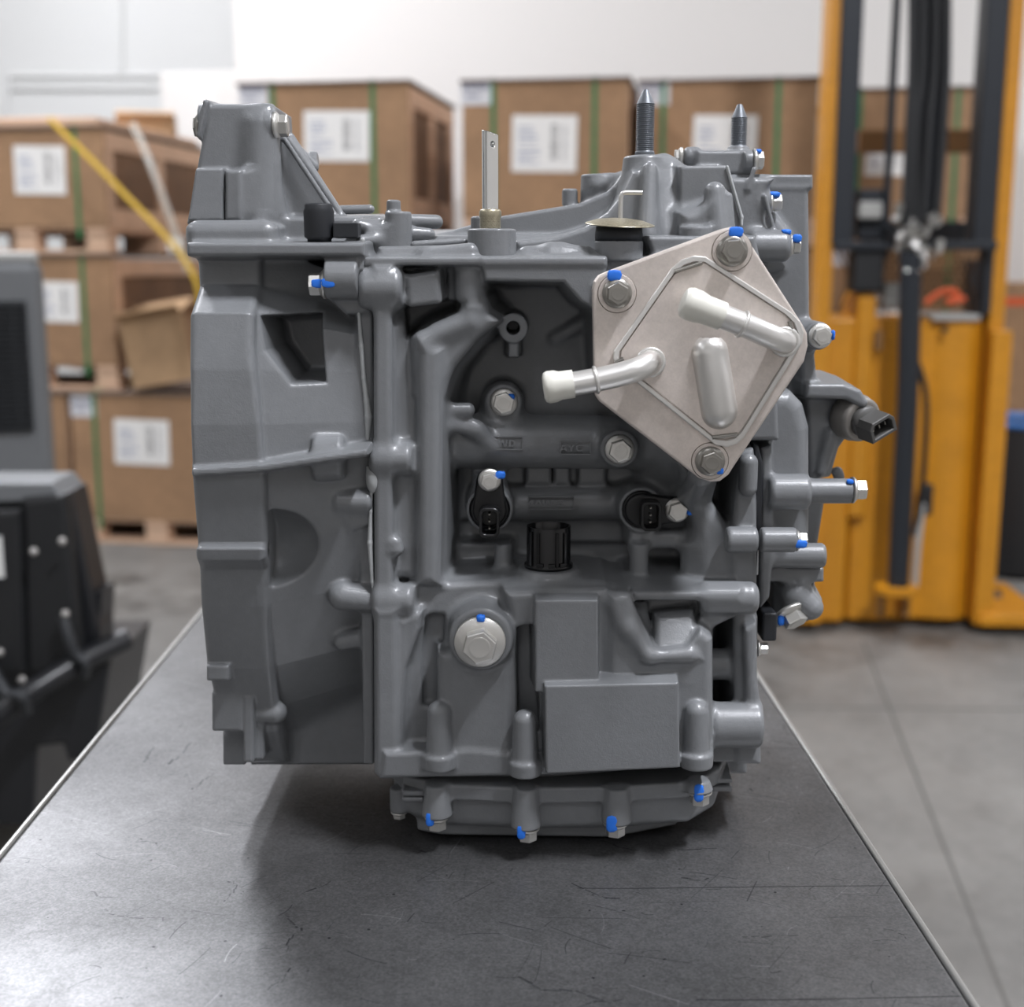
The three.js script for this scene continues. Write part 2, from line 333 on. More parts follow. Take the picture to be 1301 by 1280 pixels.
// ---------------------------------------------------------------- workbench
const TABLE_Y = 0.90;
{
  const fa = field(1024, [[5, 1], [12, 0.8], [40, 0.5], [160, 0.4]]), fb = field(1024, [[3, 1], [8, 1]]), fc = field(1024, [[256, 1], [512, 1]]);
  const stains = canvas(2048, 2048, (c, w, h) => {
    const im = c.createImageData(w, h);
    for (let y = 0; y < h; y++) for (let x = 0; x < w; x++) {
      const q = ((y >> 1) % 1024) * 1024 + ((x >> 1) % 1024), n = fa[q] - 0.5, s = fc[(y % 1024) * 1024 + x % 1024] - 0.5;
      const v = 107 + 40 * n + 34 * s + 14 * (fb[q] - 0.5), o = 4 * (y * w + x);
      im.data[o] = v; im.data[o + 1] = v * 1.0; im.data[o + 2] = v * 1.005; im.data[o + 3] = 255;
    }
    c.putImageData(im, 0, 0);
    // scratches, scuffs and specks
    for (let i = 0; i < 900; i++) {
      const x = rnd() * w, y = rnd() * h, a = (rnd() < 0.6 ? -0.25 : 1.1) + (rnd() - 0.5) * 0.8, L = 10 + rnd() * rnd() * 150;
      c.strokeStyle = rnd() < 0.75 ? `rgba(28,30,34,${0.12 + rnd() * 0.4})` : `rgba(210,212,214,${0.1 + rnd() * 0.25})`; c.lineWidth = 0.6 + rnd() * 1.6;
      c.beginPath(); c.moveTo(x, y); c.quadraticCurveTo(x + Math.cos(a) * L / 2 + (rnd() - 0.5) * 18, y + Math.sin(a) * L / 2 + (rnd() - 0.5) * 18, x + Math.cos(a) * L, y + Math.sin(a) * L); c.stroke();
    }
    for (let i = 0; i < 70; i++) { // dark scuffs: short broken strokes of differing size
      let x = rnd() * w, y = rnd() * h, a = (rnd() < 0.6 ? -0.2 : 1.2) + (rnd() - 0.5) * 1.2; const n = 2 + rnd() * 6, sc = 0.5 + rnd() * 1.2;
      for (let k = 0; k < n; k++) { c.strokeStyle = `rgba(20,22,26,${0.25 + rnd() * 0.45})`; c.lineWidth = 0.8 + rnd() * 3.4 * sc; c.beginPath(); c.moveTo(x, y); x += Math.cos(a) * (4 + rnd() * 22) * sc; y += Math.sin(a) * (4 + rnd() * 22) * sc; c.lineTo(x, y); c.stroke(); a += (rnd() - 0.5) * 0.9; x += (rnd() - 0.5) * 14; y += (rnd() - 0.5) * 10; }
    }
    for (let i = 0; i < 220; i++) { c.fillStyle = `rgba(20,22,26,${0.3 + rnd() * 0.5})`; c.beginPath(); c.ellipse(rnd() * w, rnd() * h, 0.8 + rnd() * 2.4, 0.8 + rnd() * 1.6, rnd() * 3, 0, 7); c.fill(); }
    for (let i = 0; i < 5; i++) { // long cuts across
      const y = h * (0.1 + 0.17 * i + 0.05 * rnd()), x = w * (0.45 + rnd() * 0.2); c.strokeStyle = 'rgba(26,28,32,0.6)'; c.lineWidth = 2.4;
      c.beginPath(); c.moveTo(x, y); c.bezierCurveTo(x + 200, y - 10, x + 500, y + 14, w * 0.99, y - 30 + rnd() * 50); c.stroke();
    }
  });
  const rough = dataTex(1024, (i) => gray(108 + 62 * (fa[i] - 0.5) + 40 * (fb[i] - 0.5)), false);
  M.steelTop = phys({ map: stains, roughnessMap: rough, roughness: 1, metalness: 0.75 });
  M.steelEdge = std({ color: 0xb5b5b2, roughness: 0.35, metalness: 0.8 });
  M.frameSteel = std({ color: 0x3b3f45, roughness: 0.5, metalness: 0.3 });
  // edges of the top measured from the photograph
  const l1 = G(252, 780, TABLE_Y), l2 = G(21.6, 1060, TABLE_Y), r1 = G(970, 866, TABLE_Y), r2 = G(1240, 1280, TABLE_Y);
  const dir = l1.clone().sub(l2).normalize().add(r1.clone().sub(r2).normalize()).normalize();
  const turn = Math.atan2(-dir.x, -dir.z), nrm = new V3(-dir.z, 0, dir.x);
  const xl = (nrm.dot(l1) + nrm.dot(l2)) / 2, xr = (nrm.dot(r1) + nrm.dot(r2)) / 2;
  const wT = Math.abs(xr - xl), zN = 0.55, zF = -0.98, Lt = zN - zF;

  const mid = nrm.clone().multiplyScalar((xl + xr) / 2).add(dir.clone().multiplyScalar(-(zN + zF) / 2));
  const t = thing('workbench', 'scuffed grey steel workbench carrying the grey gearbox', 'workbench', [mid.x, 0, mid.z], turn);
  const top = box(wT - 0.006, 0.03, Lt - 0.006, 0, TABLE_Y - 0.015, 0, 0.003);
  { const uv = top.attributes.uv, p = top.attributes.position; for (let i = 0; i < uv.count; i++) uv.setXY(i, (p.getX(i) + wT / 2) / 0.82, (p.getZ(i) + Lt / 2) / 0.82); }
  mesh('bench_top', top, M.steelTop, t, 'scratched dull steel top');
  mesh('edge_strip', [box(0.005, 0.032, Lt, -wT / 2, TABLE_Y - 0.0155, 0, 0.002), box(0.005, 0.032, Lt, wT / 2, TABLE_Y - 0.0155, 0, 0.002)], M.steelEdge, t, 'bright worn edge');
  for (const sx of [-1, 1]) for (const sz of [-1, 1]) mesh('leg', box(0.05, TABLE_Y - 0.03, 0.05, sx * (wT / 2 - 0.06), (TABLE_Y - 0.03) / 2, sz * (Lt / 2 - 0.06), 0.004), M.frameSteel, t);
  mesh('lower_shelf', box(wT - 0.1, 0.02, Lt - 0.1, 0, 0.2, 0, 0.003), M.frameSteel, t);
}
// ---------------------------------------------------------------- crates on pallets
M.card = std({ map: noiseTex(512, [[6, 1], [40, 0.6], [200, 0.5]], 150, 196, 1, true, [0.93, 0.735, 0.555]), roughness: 0.85 });
M.cardLight = std({ map: noiseTex(512, [[6, 1], [40, 0.6], [200, 0.5]], 165, 212, 1, true, [0.93, 0.765, 0.585]), roughness: 0.85 });
M.pine = std({ map: noiseTex(512, [[4, 1], [30, 1], [90, 0.6]], 180, 240, 1, true, [0.98, 0.82, 0.69], 0.25, 1.6), roughness: 0.75 });
M.panel = std({ map: noiseTex(512, [[4, 1], [30, 1], [90, 0.6]], 92, 140, 1, true, [0.98, 0.74, 0.54], 1.6, 0.25), roughness: 0.8 });
M.lid = std({ color: 0x6b5b50, roughness: 0.8 });
M.strap = std({ color: 0x2c7a4b, roughness: 0.4 });
M.strapYellow = std({ color: 0xcfa93a, roughness: 0.4 });
M.film = phys({ color: 0xf2efe8, roughness: 0.25, transmission: 0.75, thickness: 0 });
const sheet = (seed0) => canvas(512, 384, (c, w, h) => {
  seed = seed0; c.fillStyle = '#eeece8'; c.fillRect(0, 0, w, h);
  c.fillStyle = '#9aa0b4'; for (let i = 0; i < 8; i++) { c.fillRect(46, 80 + i * 30 + (i > 3 ? 24 : 0), 90 + rnd() * 110, 12); }
  c.fillStyle = '#3c3c40'; for (let i = 0; i < 26; i++) c.fillRect(308, 60 + i * 9.4, 52, 2 + rnd() * 5);
  c.fillStyle = '#9c9da0'; for (let i = 0; i < 9; i++) c.fillRect(400, 70 + i * 27, 16 + rnd() * 16, 16);
});
M.sheetA = std({ map: sheet(11), roughness: 0.7 }); M.sheetB = std({ map: sheet(23), roughness: 0.7 });
const cornerTag = canvas(256, 128, (c) => { c.fillStyle = '#d9d8da'; c.fillRect(0, 0, 256, 128); c.fillStyle = '#85889a'; for (let i = 0; i < 6; i++) { c.fillRect(20 + i * 36, 26, 26, 30); } c.fillRect(40, 78, 120, 14); });
M.cornerTag = std({ map: cornerTag, roughness: 0.7 });
seed = 99;
const plane = (w, h, x, y, z) => at(new THREE.BoxGeometry(w, h, 0.0015), x, y, z);
const shelfBase = 0.12;
function crate(label, group, o) {            // o: pos (left front foot), w, h, d, labels...
  const c = o.pos.clone().addScaledVector(EX, o.w / 2).addScaledVector(EZ, -o.d / 2);
  const t = thing('shipping_crate', label, 'crate', [c.x, o.y, c.z], YAW, group), { w, h, d } = o, b = shelfBase;
  mesh('body', box(w - 0.03, h - 0.02, d - 0.012, 0, b + (h - 0.02) / 2, 0, 0.004), M.panel, t);
  mesh('front_panel', box(w, h, 0.012, 0, b + h / 2, d / 2 - 0.006, 0.004), M.card, t, 'brown cardboard front');
  mesh('lid', box(w + 0.02, 0.014, d + 0.02, 0, b + h + 0.003, 0, 0.003), o.lidMat || M.lid, t);
  for (const s of [-1, 1]) {                 // timber side frames
    const x = s * (w / 2 - 0.013), rails = o.rails ?? 3;
    for (let i = 0; i < rails; i++) mesh('frame_post', box(0.026, h - 0.012, 0.07, x, b + h / 2 - 0.005, d / 2 - 0.057 - i * (d - 0.115) / (rails - 1), 0.003), M.pine, t);
    for (const y of [0.045, h - 0.055]) mesh('frame_rail', box(0.024, 0.085, d - 0.04, x, b + y, -0.01, 0.003), M.pine, t);
  }
  // pallet
  for (let i = 0; i < 3; i++) { mesh('pallet_board', box(0.1, 0.02, d, (i - 1) * (w / 2 - 0.06), b - 0.015, 0, 0.002), M.pine, t); }
  mesh('pallet_deck', box(w, 0.016, d * 0.98, 0, b - 0.006, 0, 0.002), M.pine, t);
  for (let i = 0; i < 3; i++) for (let k = 0; k < 3; k++) mesh('pallet_block', box(0.11, 0.08, 0.1, (i - 1) * (w / 2 - 0.06), 0.055, (k - 1) * (d / 2 - 0.055), 0.003), M.pine, t);
  for (let k = 0; k < 3; k++) mesh('pallet_board', box(w, 0.016, 0.1, 0, 0.009, (k - 1) * (d / 2 - 0.055), 0.002), M.pine, t);
  for (const s of o.straps || []) {
    const x = s * w - w / 2;
    mesh('strap', [box(0.02, h + 0.06, 0.0016, x, b + h / 2 - 0.02, d / 2 + 0.0014, 0), box(0.02, 0.0016, d + 0.026, x, b + h + 0.0115, 0, 0)], M.strap, t, 'green plastic strap');
  }
  if (o.sheet) { const [u, v, ww, hh] = o.sheet; mesh('label_sheet', at(plane(ww, hh, 0, 0, 0), u * w - w / 2, b + h - v * h, d / 2 + 0.0012, 0, 0, -0.02), o.sheetMat || M.sheetA, t, 'white printed shipping label'); }
  if (o.tag) { const [u, v, ww, hh] = o.tag; mesh('corner_label', plane(ww, hh, u * w - w / 2, b + h - v * h, d / 2 + 0.0012), M.cornerTag, t, 'small printed corner label'); }
  return t;
}
// hits the vertical plane through L that faces the crate fronts
function onFront(L, px, py) { const d = ray(px, py), n = EZ; return d.multiplyScalar(n.dot(L.clone().sub(CAM)) / n.dot(d)).add(CAM); }
function stackAt(z, xl, xr, yTop, o) {
  const L = P(xl, yTop, z), R = onFront(L, xr, yTop); return { L: L.setY(0), w: R.clone().setY(0).distanceTo(L), top: P(xl, yTop, z).y };
}
// back row: three crates high
const rows = [
  [-5.15, 303, 519, 105, [0.2, 0.79], [0.575, 0.39, 0.30, 0.215], 'nearest the white partition'],
  [-4.95, 587, 799, 101, [0.19, 0.8], [0.5, 0.455, 0.28, 0.235], 'between the two other stacks before the office wall'],
  [-4.95, 812, 1041, 101, [0.14, 0.78], [0.49, 0.455, 0.27, 0.235], 'beside the yellow forklift mast'],
  [-5.5, 1058, 1262, 112, [0.18, 0.79], [0.36, 0.5, 0.19, 0.2], 'behind the yellow forklift mast'],
];
rows.forEach(([z, xl, xr, yt, straps, sh, where], i) => {
  const s = stackAt(z, xl, xr, yt), level = s.top / 3;
  ['lowest', 'middle', 'topmost'].forEach((n, k) => crate(`cardboard fronted crate, ${n} of the stack ${where}`, 'crates stacked before the office wall', {
    pos: s.L, y: k * level, w: s.w, h: level - shelfBase - 0.012, d: 1.0, straps, sheet: sh, sheetMat: i % 2 ? M.sheetB : M.sheetA, tag: [0.085, 0.07, 0.135, 0.11], rails: 3,
  }));
});
// left stack
{
  const F0 = G(100, 689); const L = F0.clone();
  const top = onFront(L, 92, 497).y;
  crate('cardboard fronted crate on the floor under the open carton', 'crates by the grey cooler', { pos: L.clone().setY(0), y: 0, w: 0.80, h: top - shelfBase - 0.012, d: 0.9, straps: [0.15], sheet: [0.44, 0.375, 0.275, 0.215], sheetMat: M.sheetB, tag: [0.085, 0.1, 0.13, 0.1] });
  crate('cardboard fronted crate on the floor behind the grey cooler', 'crates by the grey cooler', { pos: L.clone().addScaledVector(EX, -0.83).setY(0), y: 0, w: 0.80, h: top - shelfBase - 0.012, d: 0.9, straps: [0.5], sheet: [0.4, 0.375, 0.275, 0.215] });
  // second and third level lean to the left
  const mid = L.clone().addScaledVector(EZ, -0.06), rEdge = onFront(mid, 146, 400), w2 = 0.84, h2t = onFront(mid, 146, 322).y;
  const p2 = rEdge.clone().addScaledVector(EX, -w2);
  crate('cardboard fronted crate, middle of the stack behind the grey cooler', 'crates by the grey cooler', { pos: p2.clone().setY(0), y: top, w: w2, h: h2t - top - shelfBase - 0.012, d: 1.25, straps: [0.82], sheet: [0.66, 0.42, 0.21, 0.19], rails: 2 });
  const rE3 = onFront(mid, 138, 300), p3 = rE3.clone().addScaledVector(EX, -w2), h3t = onFront(mid, 130, 158).y;
  const c3 = crate('cardboard fronted crate topped with a wooden board, behind the grey cooler', 'crates by the grey cooler', { pos: p3.clone().setY(0), y: h2t, w: w2, h: h3t - h2t - shelfBase - 0.012, d: 1.25, straps: [0.83], sheet: [0.615, 0.42, 0.255, 0.22], sheetMat: M.sheetB, rails: 3 });
  const hh = h3t - h2t;
  const z0 = hh + 0.002;
  const bd = thing('wooden_board', 'thin pale wooden board lying on the crate behind the cooler', 'board', [c3.position.x - 0.03, h3t, c3.position.z], YAW);
  mesh('plank', box(w2 * 0.98, 0.035, 1.2, 0, 0.0185, 0, 0.004), M.pine, bd);
  mesh('plank', box(w2 * 0.6, 0.03, 0.5, -0.15, 0.053, 0.1, 0.004), M.pine, bd);
  const ps = c3.position.clone().addScaledVector(EX, 0.22).addScaledVector(EZ, -0.3);
  const sc = thing('small_carton', 'small light cardboard carton on the crate behind the cooler', 'carton', [ps.x, h3t + 0.037, ps.z], YAW + 0.35);
  const kx = 0.30; mesh('body', box(kx, 0.1, 0.22, 0, 0.051, 0, 0.003), M.cardLight, sc); mesh('flap', at(box(kx, 0.004, 0.1, 0, 0, 0, 0), 0, 0.108, 0.1, 0.25), M.cardLight, sc);
  // yellow strap and clear film hanging diagonally along the side of the stack
  const s1 = P(62, 150, -5.2), s2 = P(150, 238, -5.05), s3 = P(246, 350, -4.9);
  const ribbon = (pts, w) => { const c = new THREE.CatmullRomCurve3(pts), n = 30, pos = [], ix = []; for (let i = 0; i <= n; i++) { const p = c.getPoint(i / n); const t = c.getTangent(i / n), s = new V3(t.y, -t.x, 0).normalize().multiplyScalar(w / 2); pos.push(p.x + s.x, p.y + s.y, p.z + 0.003, p.x - s.x, p.y - s.y, p.z + 0.003, p.x + s.x, p.y + s.y, p.z, p.x - s.x, p.y - s.y, p.z); if (i < n) { const a = 4 * i; ix.push(a, a + 1, a + 4, a + 1, a + 5, a + 4, a + 2, a + 6, a + 3, a + 3, a + 6, a + 7, a, a + 4, a + 2, a + 2, a + 4, a + 6, a + 1, a + 3, a + 5, a + 3, a + 7, a + 5); } } const g = new THREE.BufferGeometry(); g.setAttribute('position', new THREE.Float32BufferAttribute(pos, 3)); g.setIndex(ix); g.computeVertexNormals(); return g; };
  const ys = thing('loose_strap', 'loose yellow plastic strap hanging across the crates', 'strap'); mesh('band', ribbon([s1, s2, s3, P(256, 420, -4.9)], 0.022), M.strapYellow, ys);
  const fs = thing('film_strip', 'clear plastic film strip hanging beside the yellow strap', 'film'); mesh('band', ribbon([P(168, 156, -5.2), P(186, 195, -5.08), P(214, 270, -5.02), P(240, 345, -5.0)], 0.03), M.film, fs);
  // plain tall carton behind the open one
  // open carton tipped on the front edge of the lower crate
  const q = onFront(L, 198, 497);
  const oc = thing('open_carton', 'open cardboard carton leaning over the lower crate edge', 'carton', [q.x + 0.04, top + 0.04, q.z - 0.11], YAW + 0.2);
  const cw = 0.29, ch = 0.32, cd = 0.24, th = 0.006; const inner = new THREE.Group();
  const parts = [['wall_panel', box(cw, ch, th, 0, ch / 2, cd / 2, 0.001)], ['wall_panel', box(cw, ch, th, 0, ch / 2, -cd / 2, 0.001)], ['wall_panel', box(th, ch, cd, cw / 2, ch / 2, 0, 0.001)], ['wall_panel', box(th, ch, cd, -cw / 2, ch / 2, 0, 0.001)], ['bottom_panel', box(cw, th, cd, 0, th / 2 + 0.001, 0, 0.001)], ['flap', at(box(cw, 0.09, th, 0, 0.045, 0, 0.001), 0, ch, cd / 2, 1.2)], ['flap', at(box(th, 0.09, cd, 0, 0.045, 0, 0.001), cw / 2, ch, 0, 0, 0, -1.0)], ['flap', at(box(cw, 0.09, th, 0, 0.045, 0, 0.001), 0, ch, -cd / 2, -0.9)]];
  for (const [n, g] of parts) mesh(n, g.rotateZ(0.17), M.cardLight, oc);
}
// ---------------------------------------------------------------- grey air cooler
M.greyPlastic = std({ color: 0x6d6f71, roughness: 0.45 });
M.greyLight = std({ color: 0xa7a6a2, roughness: 0.5 });
M.darkPlastic = std({ color: 0x2e3033, roughness: 0.5 });
M.black = std({ color: 0x17181a, roughness: 0.55 });
M.blackGloss = std({ color: 0x1b1c1f, roughness: 0.35 });
{
  const Z = -3.2, r = P(70, 620, Z), tp = P(68, 328, Z), w = 0.62, t = thing('air_cooler', 'grey plastic portable air cooler with a dark slatted grille', 'cooler', [r.x - 0.5 * w * Math.cos(0.36) + 0.25 * Math.sin(0.36) * -1, 0, Z - 0.25 + 0.5 * w * Math.sin(0.36)], 0.36);
  const h = tp.y, zf = 0.25;
  mesh('housing', box(w, h - 0.52, 0.5, 0, 0.52 + (h - 0.52) / 2, 0, 0.045), M.greyPlastic, t);
  mesh('top_cap', box(w - 0.02, 0.035, 0.47, 0, h + 0.002, 0, 0.015), M.greyLight, t);
  mesh('tank', box(w + 0.03, 0.46, 0.52, 0, 0.31, 0, 0.03), M.darkPlastic, t);
  for (const sx of [-1, 1]) mesh('wheel', at(new THREE.CylinderGeometry(0.05, 0.05, 0.04, 24), sx * 0.24, 0.05, 0.18, 0, 0, Math.PI / 2), M.black, t);
  for (const sx of [-1, 1]) mesh('wheel', at(new THREE.CylinderGeometry(0.05, 0.05, 0.04, 24), sx * 0.24, 0.05, -0.18, 0, 0, Math.PI / 2), M.black, t);
  const gy0 = P(30, 548, Z).y, gy1 = P(30, 382, Z).y, gx1 = w / 2 - 0.055, gx0 = -w / 2 + 0.06;
  mesh('grille_back', box(gx1 - gx0, gy1 - gy0, 0.012, (gx0 + gx1) / 2, (gy0 + gy1) / 2, zf - 0.001, 0.002), M.darkPlastic, t);
  const n = 24; for (let i = 0; i < n; i++) mesh('slat', at(box(gx1 - gx0, 0.004, 0.016, 0, 0, 0, 0.001), (gx0 + gx1) / 2, gy0 + (i + 0.5) * (gy1 - gy0) / n, zf + 0.012, 0.35), M.darkPlastic, t);
  for (let i = 0; i < 6; i++) mesh('grille_bar', box(0.005, gy1 - gy0, 0.006, gx0 + (i + 0.5) * (gx1 - gx0) / 6, (gy0 + gy1) / 2, zf + 0.02, 0.001), M.darkPlastic, t);
}
// ---------------------------------------------------------------- black folding container
{
  const Z = -1.85, Q = (x, y, z = Z) => P(x, y, z), b = Q(100, 960);
  const t = thing('bulk_container', 'black plastic bulk container with a pipe handle and lid', 'container', [Q(0, 900).x, 0, Z - 0.35], 0);
  const org = t.position, lp = (x, y, z = Z) => { const p = Q(x, y, z); return [p.x - org.x, p.y, p.z - org.z]; };
  const shape = (pts, z, depth, bev = 0.012) => { const s = new THREE.Shape(pts.map(([x, y]) => { const p = lp(x, y, z); return new THREE.Vector2(p[0], p[1]); })); const g = new THREE.ExtrudeGeometry(s, { depth: depth - 2 * bev, bevelEnabled: true, bevelSize: bev, bevelThickness: bev, bevelSegments: 2 }); g.translate(0, 0, (z - org.z) - depth + bev); return g; };
  mesh('upper_shell', shape([[-120, 640], [84, 632], [118, 800], [118, 838], [-120, 838]], Z - 0.03, 0.12), M.blackGloss, t);
  mesh('side_panel', shape([[-120, 660], [18, 655], [24, 850], [-120, 850]], Z + 0.03, 0.05), M.black, t);
  mesh('side_panel', shape([[34, 640], [76, 636], [96, 845], [40, 850]], Z + 0.015, 0.05), M.black, t);
  mesh('lid', shape([[-120, 618], [64, 618], [78, 634], [-120, 640]], Z, 0.15, 0.008), M.greyPlastic, t);
  mesh('wing', shape([[112, 756], [127, 754], [124, 812], [116, 812]], Z - 0.05, 0.1, 0.004), M.blackGloss, t);
  mesh('lower_base', shape([[-120, 846], [132, 846], [118, 930], [112, 960], [90, 962], [84, 940], [40, 945], [34, 1045], [-120, 1045]], Z - 0.02, 0.34), M.blackGloss, t);
  mesh('ledge', [box(0.56, 0.05, 0.3, -0.13, lp(0, 838)[1] - 0.015, 0.2, 0.012)].map((g) => g), M.black, t);
  const pv = (x, y, z) => new V3(...lp(x, y, z));
  mesh('handle_pipe', tube([pv(-60, 955, Z + 0.16), pv(20, 893, Z + 0.12), pv(90, 848, Z + 0.04), pv(160, 812, Z - 0.06)], 0.025, 20, 14), M.blackGloss, t);
  mesh('pipe_clamp', tube([pv(12, 882, Z + 0.15), pv(28, 886, Z + 0.155), pv(34, 905, Z + 0.13)], 0.012, 12, 8), M.darkPlastic, t);
  mesh('pipe_clamp', tube([pv(98, 832, Z + 0.06), pv(108, 842, Z + 0.07), pv(108, 860, Z + 0.05)], 0.011, 12, 8), M.darkPlastic, t);
  mesh('strut', tube([pv(80, 780, Z + 0.05), pv(88, 812, Z + 0.06), pv(100, 842, Z + 0.05)], 0.012, 12, 8), M.darkPlastic, t);
  mesh('strut', tube([pv(-14, 842, Z + 0.05), pv(0, 868, Z + 0.08), pv(14, 893, Z + 0.1)], 0.012, 12, 8), M.darkPlastic, t);
  M.rivet = std({ color: 0xb9b6b2, roughness: 0.4, metalness: 0.6 });
  for (const [x, y] of [[43, 701], [79, 688], [28, 864], [60, 859], [81, 855], [83, 780], [0, 829]]) mesh('rivet', at(new THREE.SphereGeometry(0.0085, 12, 8), ...lp(x, y, Z + 0.06)), M.rivet, t);
  M.paper = std({ color: 0xd9d9d6, roughness: 0.7 });
  mesh('sticker', at(box(0.03, 0.09, 0.002, 0, 0, 0, 0), ...lp(-5, 708, Z + 0.033)), M.paper, t);
}
// ---------------------------------------------------------------- yellow forklift
M.yellow = std({ map: noiseTex(512, [[3, 1], [12, 0.7], [60, 0.5], [220, 0.4]], 184, 240, 1, true, [0.98, 0.665, 0.14]), roughness: 0.42 });
M.mastBlack = std({ color: 0x23272d, roughness: 0.5, metalness: 0.2 });
M.chrome = std({ color: 0xc9c8c4, roughness: 0.28, metalness: 1 });
M.rust = std({ color: 0x7d5a35, roughness: 0.8 });
M.orange = std({ color: 0xd65a2a, roughness: 0.5 });
{
  const Zf = -3.75, base = G(1140, 800), t = thing('forklift', 'yellow forklift with black mast channels, hoses and body panels', 'forklift', [P(1150, 700, Zf).x, 0, Zf], YAW * 0.4);
  t.updateMatrixWorld(true); const inv = t.matrixWorld.clone().invert();
  const lp = (x, y, z) => P(x, y, z).applyMatrix4(inv);
  // a block whose front face spans the pixel rectangle at depth z
  const blk = (x0, y0, x1, y1, z, d, r = 0.006) => { const a = lp(x0, y1, z), b = lp(x1, y0, z); const ym = (y0 + y1) / 2, ax = lp(x0, ym, z).x, bx = lp(x1, ym, z).x; return box(bx - ax, b.y - a.y, d, (ax + bx) / 2, (a.y + b.y) / 2, (a.z + b.z) / 2 - d / 2, r); };
  const TOP = -260;
  const yFloor = (z) => { let y = 780; while (P(650, y, z).y > 0.03) y += 1; return y; };
  const col = (px, py, z) => lp(px, py, z).x;
  const post = (xa, xb, pyRef, z, d, y0, y1, r = 0.006) => box(col(xb, pyRef, z) - col(xa, pyRef, z), y1 - y0, d, (col(xa, pyRef, z) + col(xb, pyRef, z)) / 2, (y0 + y1) / 2, lp(xa, pyRef, z).z - d / 2, r);
  mesh('mast_rail', post(1047, 1064, 200, Zf, 0.16, 0.04, 2.9), M.yellow, t, 'yellow outer rail');
  mesh('mast_rail', post(1271, 1290, 200, Zf, 0.16, 0.04, 2.9), M.yellow, t, 'yellow outer rail');
  const yb = lp(1100, 312, Zf).y;
  mesh('mast_channel', post(1064, 1091, 150, Zf + 0.02, 0.12, yb, 2.9), M.mastBlack, t, 'black inner channel');
  mesh('mast_channel', post(1246, 1274, 150, Zf + 0.02, 0.12, yb, 2.9), M.mastBlack, t, 'black inner channel');
  mesh('chain_rod', post(1128, 1138, 150, Zf + 0.01, 0.03, lp(1130, 330, Zf).y, 2.9, 0.01), M.mastBlack, t);
  mesh('thin_cable', post(1151, 1154, 150, Zf + 0.02, 0.01, lp(1130, 330, Zf).y, 2.9, 0.003), M.greyLight, t);
  mesh('lift_cylinder', tube([lp(1182, -220, Zf + 0.02), lp(1182, 60, Zf + 0.02), lp(1176, 180, Zf + 0.03), lp(1170, 280, Zf + 0.04)], 0.062, 24, 18), M.mastBlack, t);
  for (const [a, b, c] of [[1160, 1156, 1152], [1172, 1164, 1162], [1188, 1180, 1172], [1202, 1198, 1188]]) mesh('hose', tube([lp(a, -220, Zf + 0.09), lp(a, 60, Zf + 0.09), lp(b, 160, Zf + 0.1), lp(c, 285, Zf + 0.11)], 0.017, 30, 10), M.black, t, 'black rubber hose');
  // cluster of plated hose fittings
  const fit = []; seed = 41;
  for (let i = 0; i < 34; i++) { const x = 1140 + rnd() * 54, y = 266 + rnd() * 76, z = Zf + 0.09 + rnd() * 0.06, s = 0.007 + rnd() * 0.009; mesh('hose_fitting', orient(new THREE.CylinderGeometry(s, s * 0.8, s * 3, 6 + (i % 2) * 6), lp(x, y, z), new V3(rnd() - 0.5, rnd() * 1.2 + 0.2, rnd() - 0.3)), M.chrome, t); }
  mesh('crossbar', blk(1062, 306, 1266, 318, Zf + 0.05, 0.1), M.mastBlack, t);
  mesh('load_backrest', blk(1092, 164, 1244, 194, Zf - 0.5, 0.05), M.rust, t, 'rusty brown crossbar');
  mesh('load_backrest', blk(1096, 282, 1244, 306, Zf - 0.45, 0.05), M.mastBlack, t);
  mesh('control_box', blk(1090, 240, 1122, 304, Zf - 0.02, 0.1, 0.01), M.mastBlack, t); mesh('valve_block', blk(1092, 256, 1122, 278, Zf + 0.03, 0.06, 0.01), M.greyLight, t);
  mesh('pump_unit', blk(1084, 318, 1124, 372, Zf + 0.02, 0.12, 0.014), M.black, t);
  mesh('terminal', [blk(1124, 360, 1144, 392, Zf, 0.08, 0.01)], M.greyLight, t);
  mesh('cable_loop', tube([lp(1176, 385, Zf), lp(1194, 372, Zf), lp(1212, 370, Zf), lp(1216, 378, Zf), lp(1200, 384, Zf), lp(1226, 380, Zf)], 0.011, 24, 8), M.orange, t, 'orange cable');
  // wire mesh guard behind the fittings
  const wires = [];
  for (let i = 0; i < 34; i++) for (const s of [-1, 1]) { const x0 = 1050 + i * 7, a = [x0, 318], b = [x0 + s * 36, 396]; if (Math.min(a[0], b[0]) > 1060 && Math.max(a[0], b[0]) < 1252) wires.push(bar(lp(a[0], a[1], Zf - 0.16), lp(b[0], b[1], Zf - 0.16), 0.0042, 5)); }
  const wm = mesh('mesh_guard', wires, M.rust, t, 'brown wire mesh guard'); wm.userData.kind = 'stuff';
  mesh('guard_post', blk(1250, 314, 1262, 400, Zf, 0.08), M.mastBlack, t);
  // body
  const bodyShape = (xs, y0, y1, z, d, name = 'body_panel') => mesh(name, blk(xs[0], y0, xs[1], y1, z, d, 0.02), M.yellow, t, 'yellow steel panel');
  bodyShape([1040, 1082], 402, 792, Zf - 0.03, 0.3); bodyShape([1083, 1108], 372, 660, Zf - 0.005, 0.3); bodyShape([1083, 1140], 404, 790, Zf - 0.05, 0.3);
  bodyShape([1136, 1240], 404, 790, Zf - 0.09, 0.35);
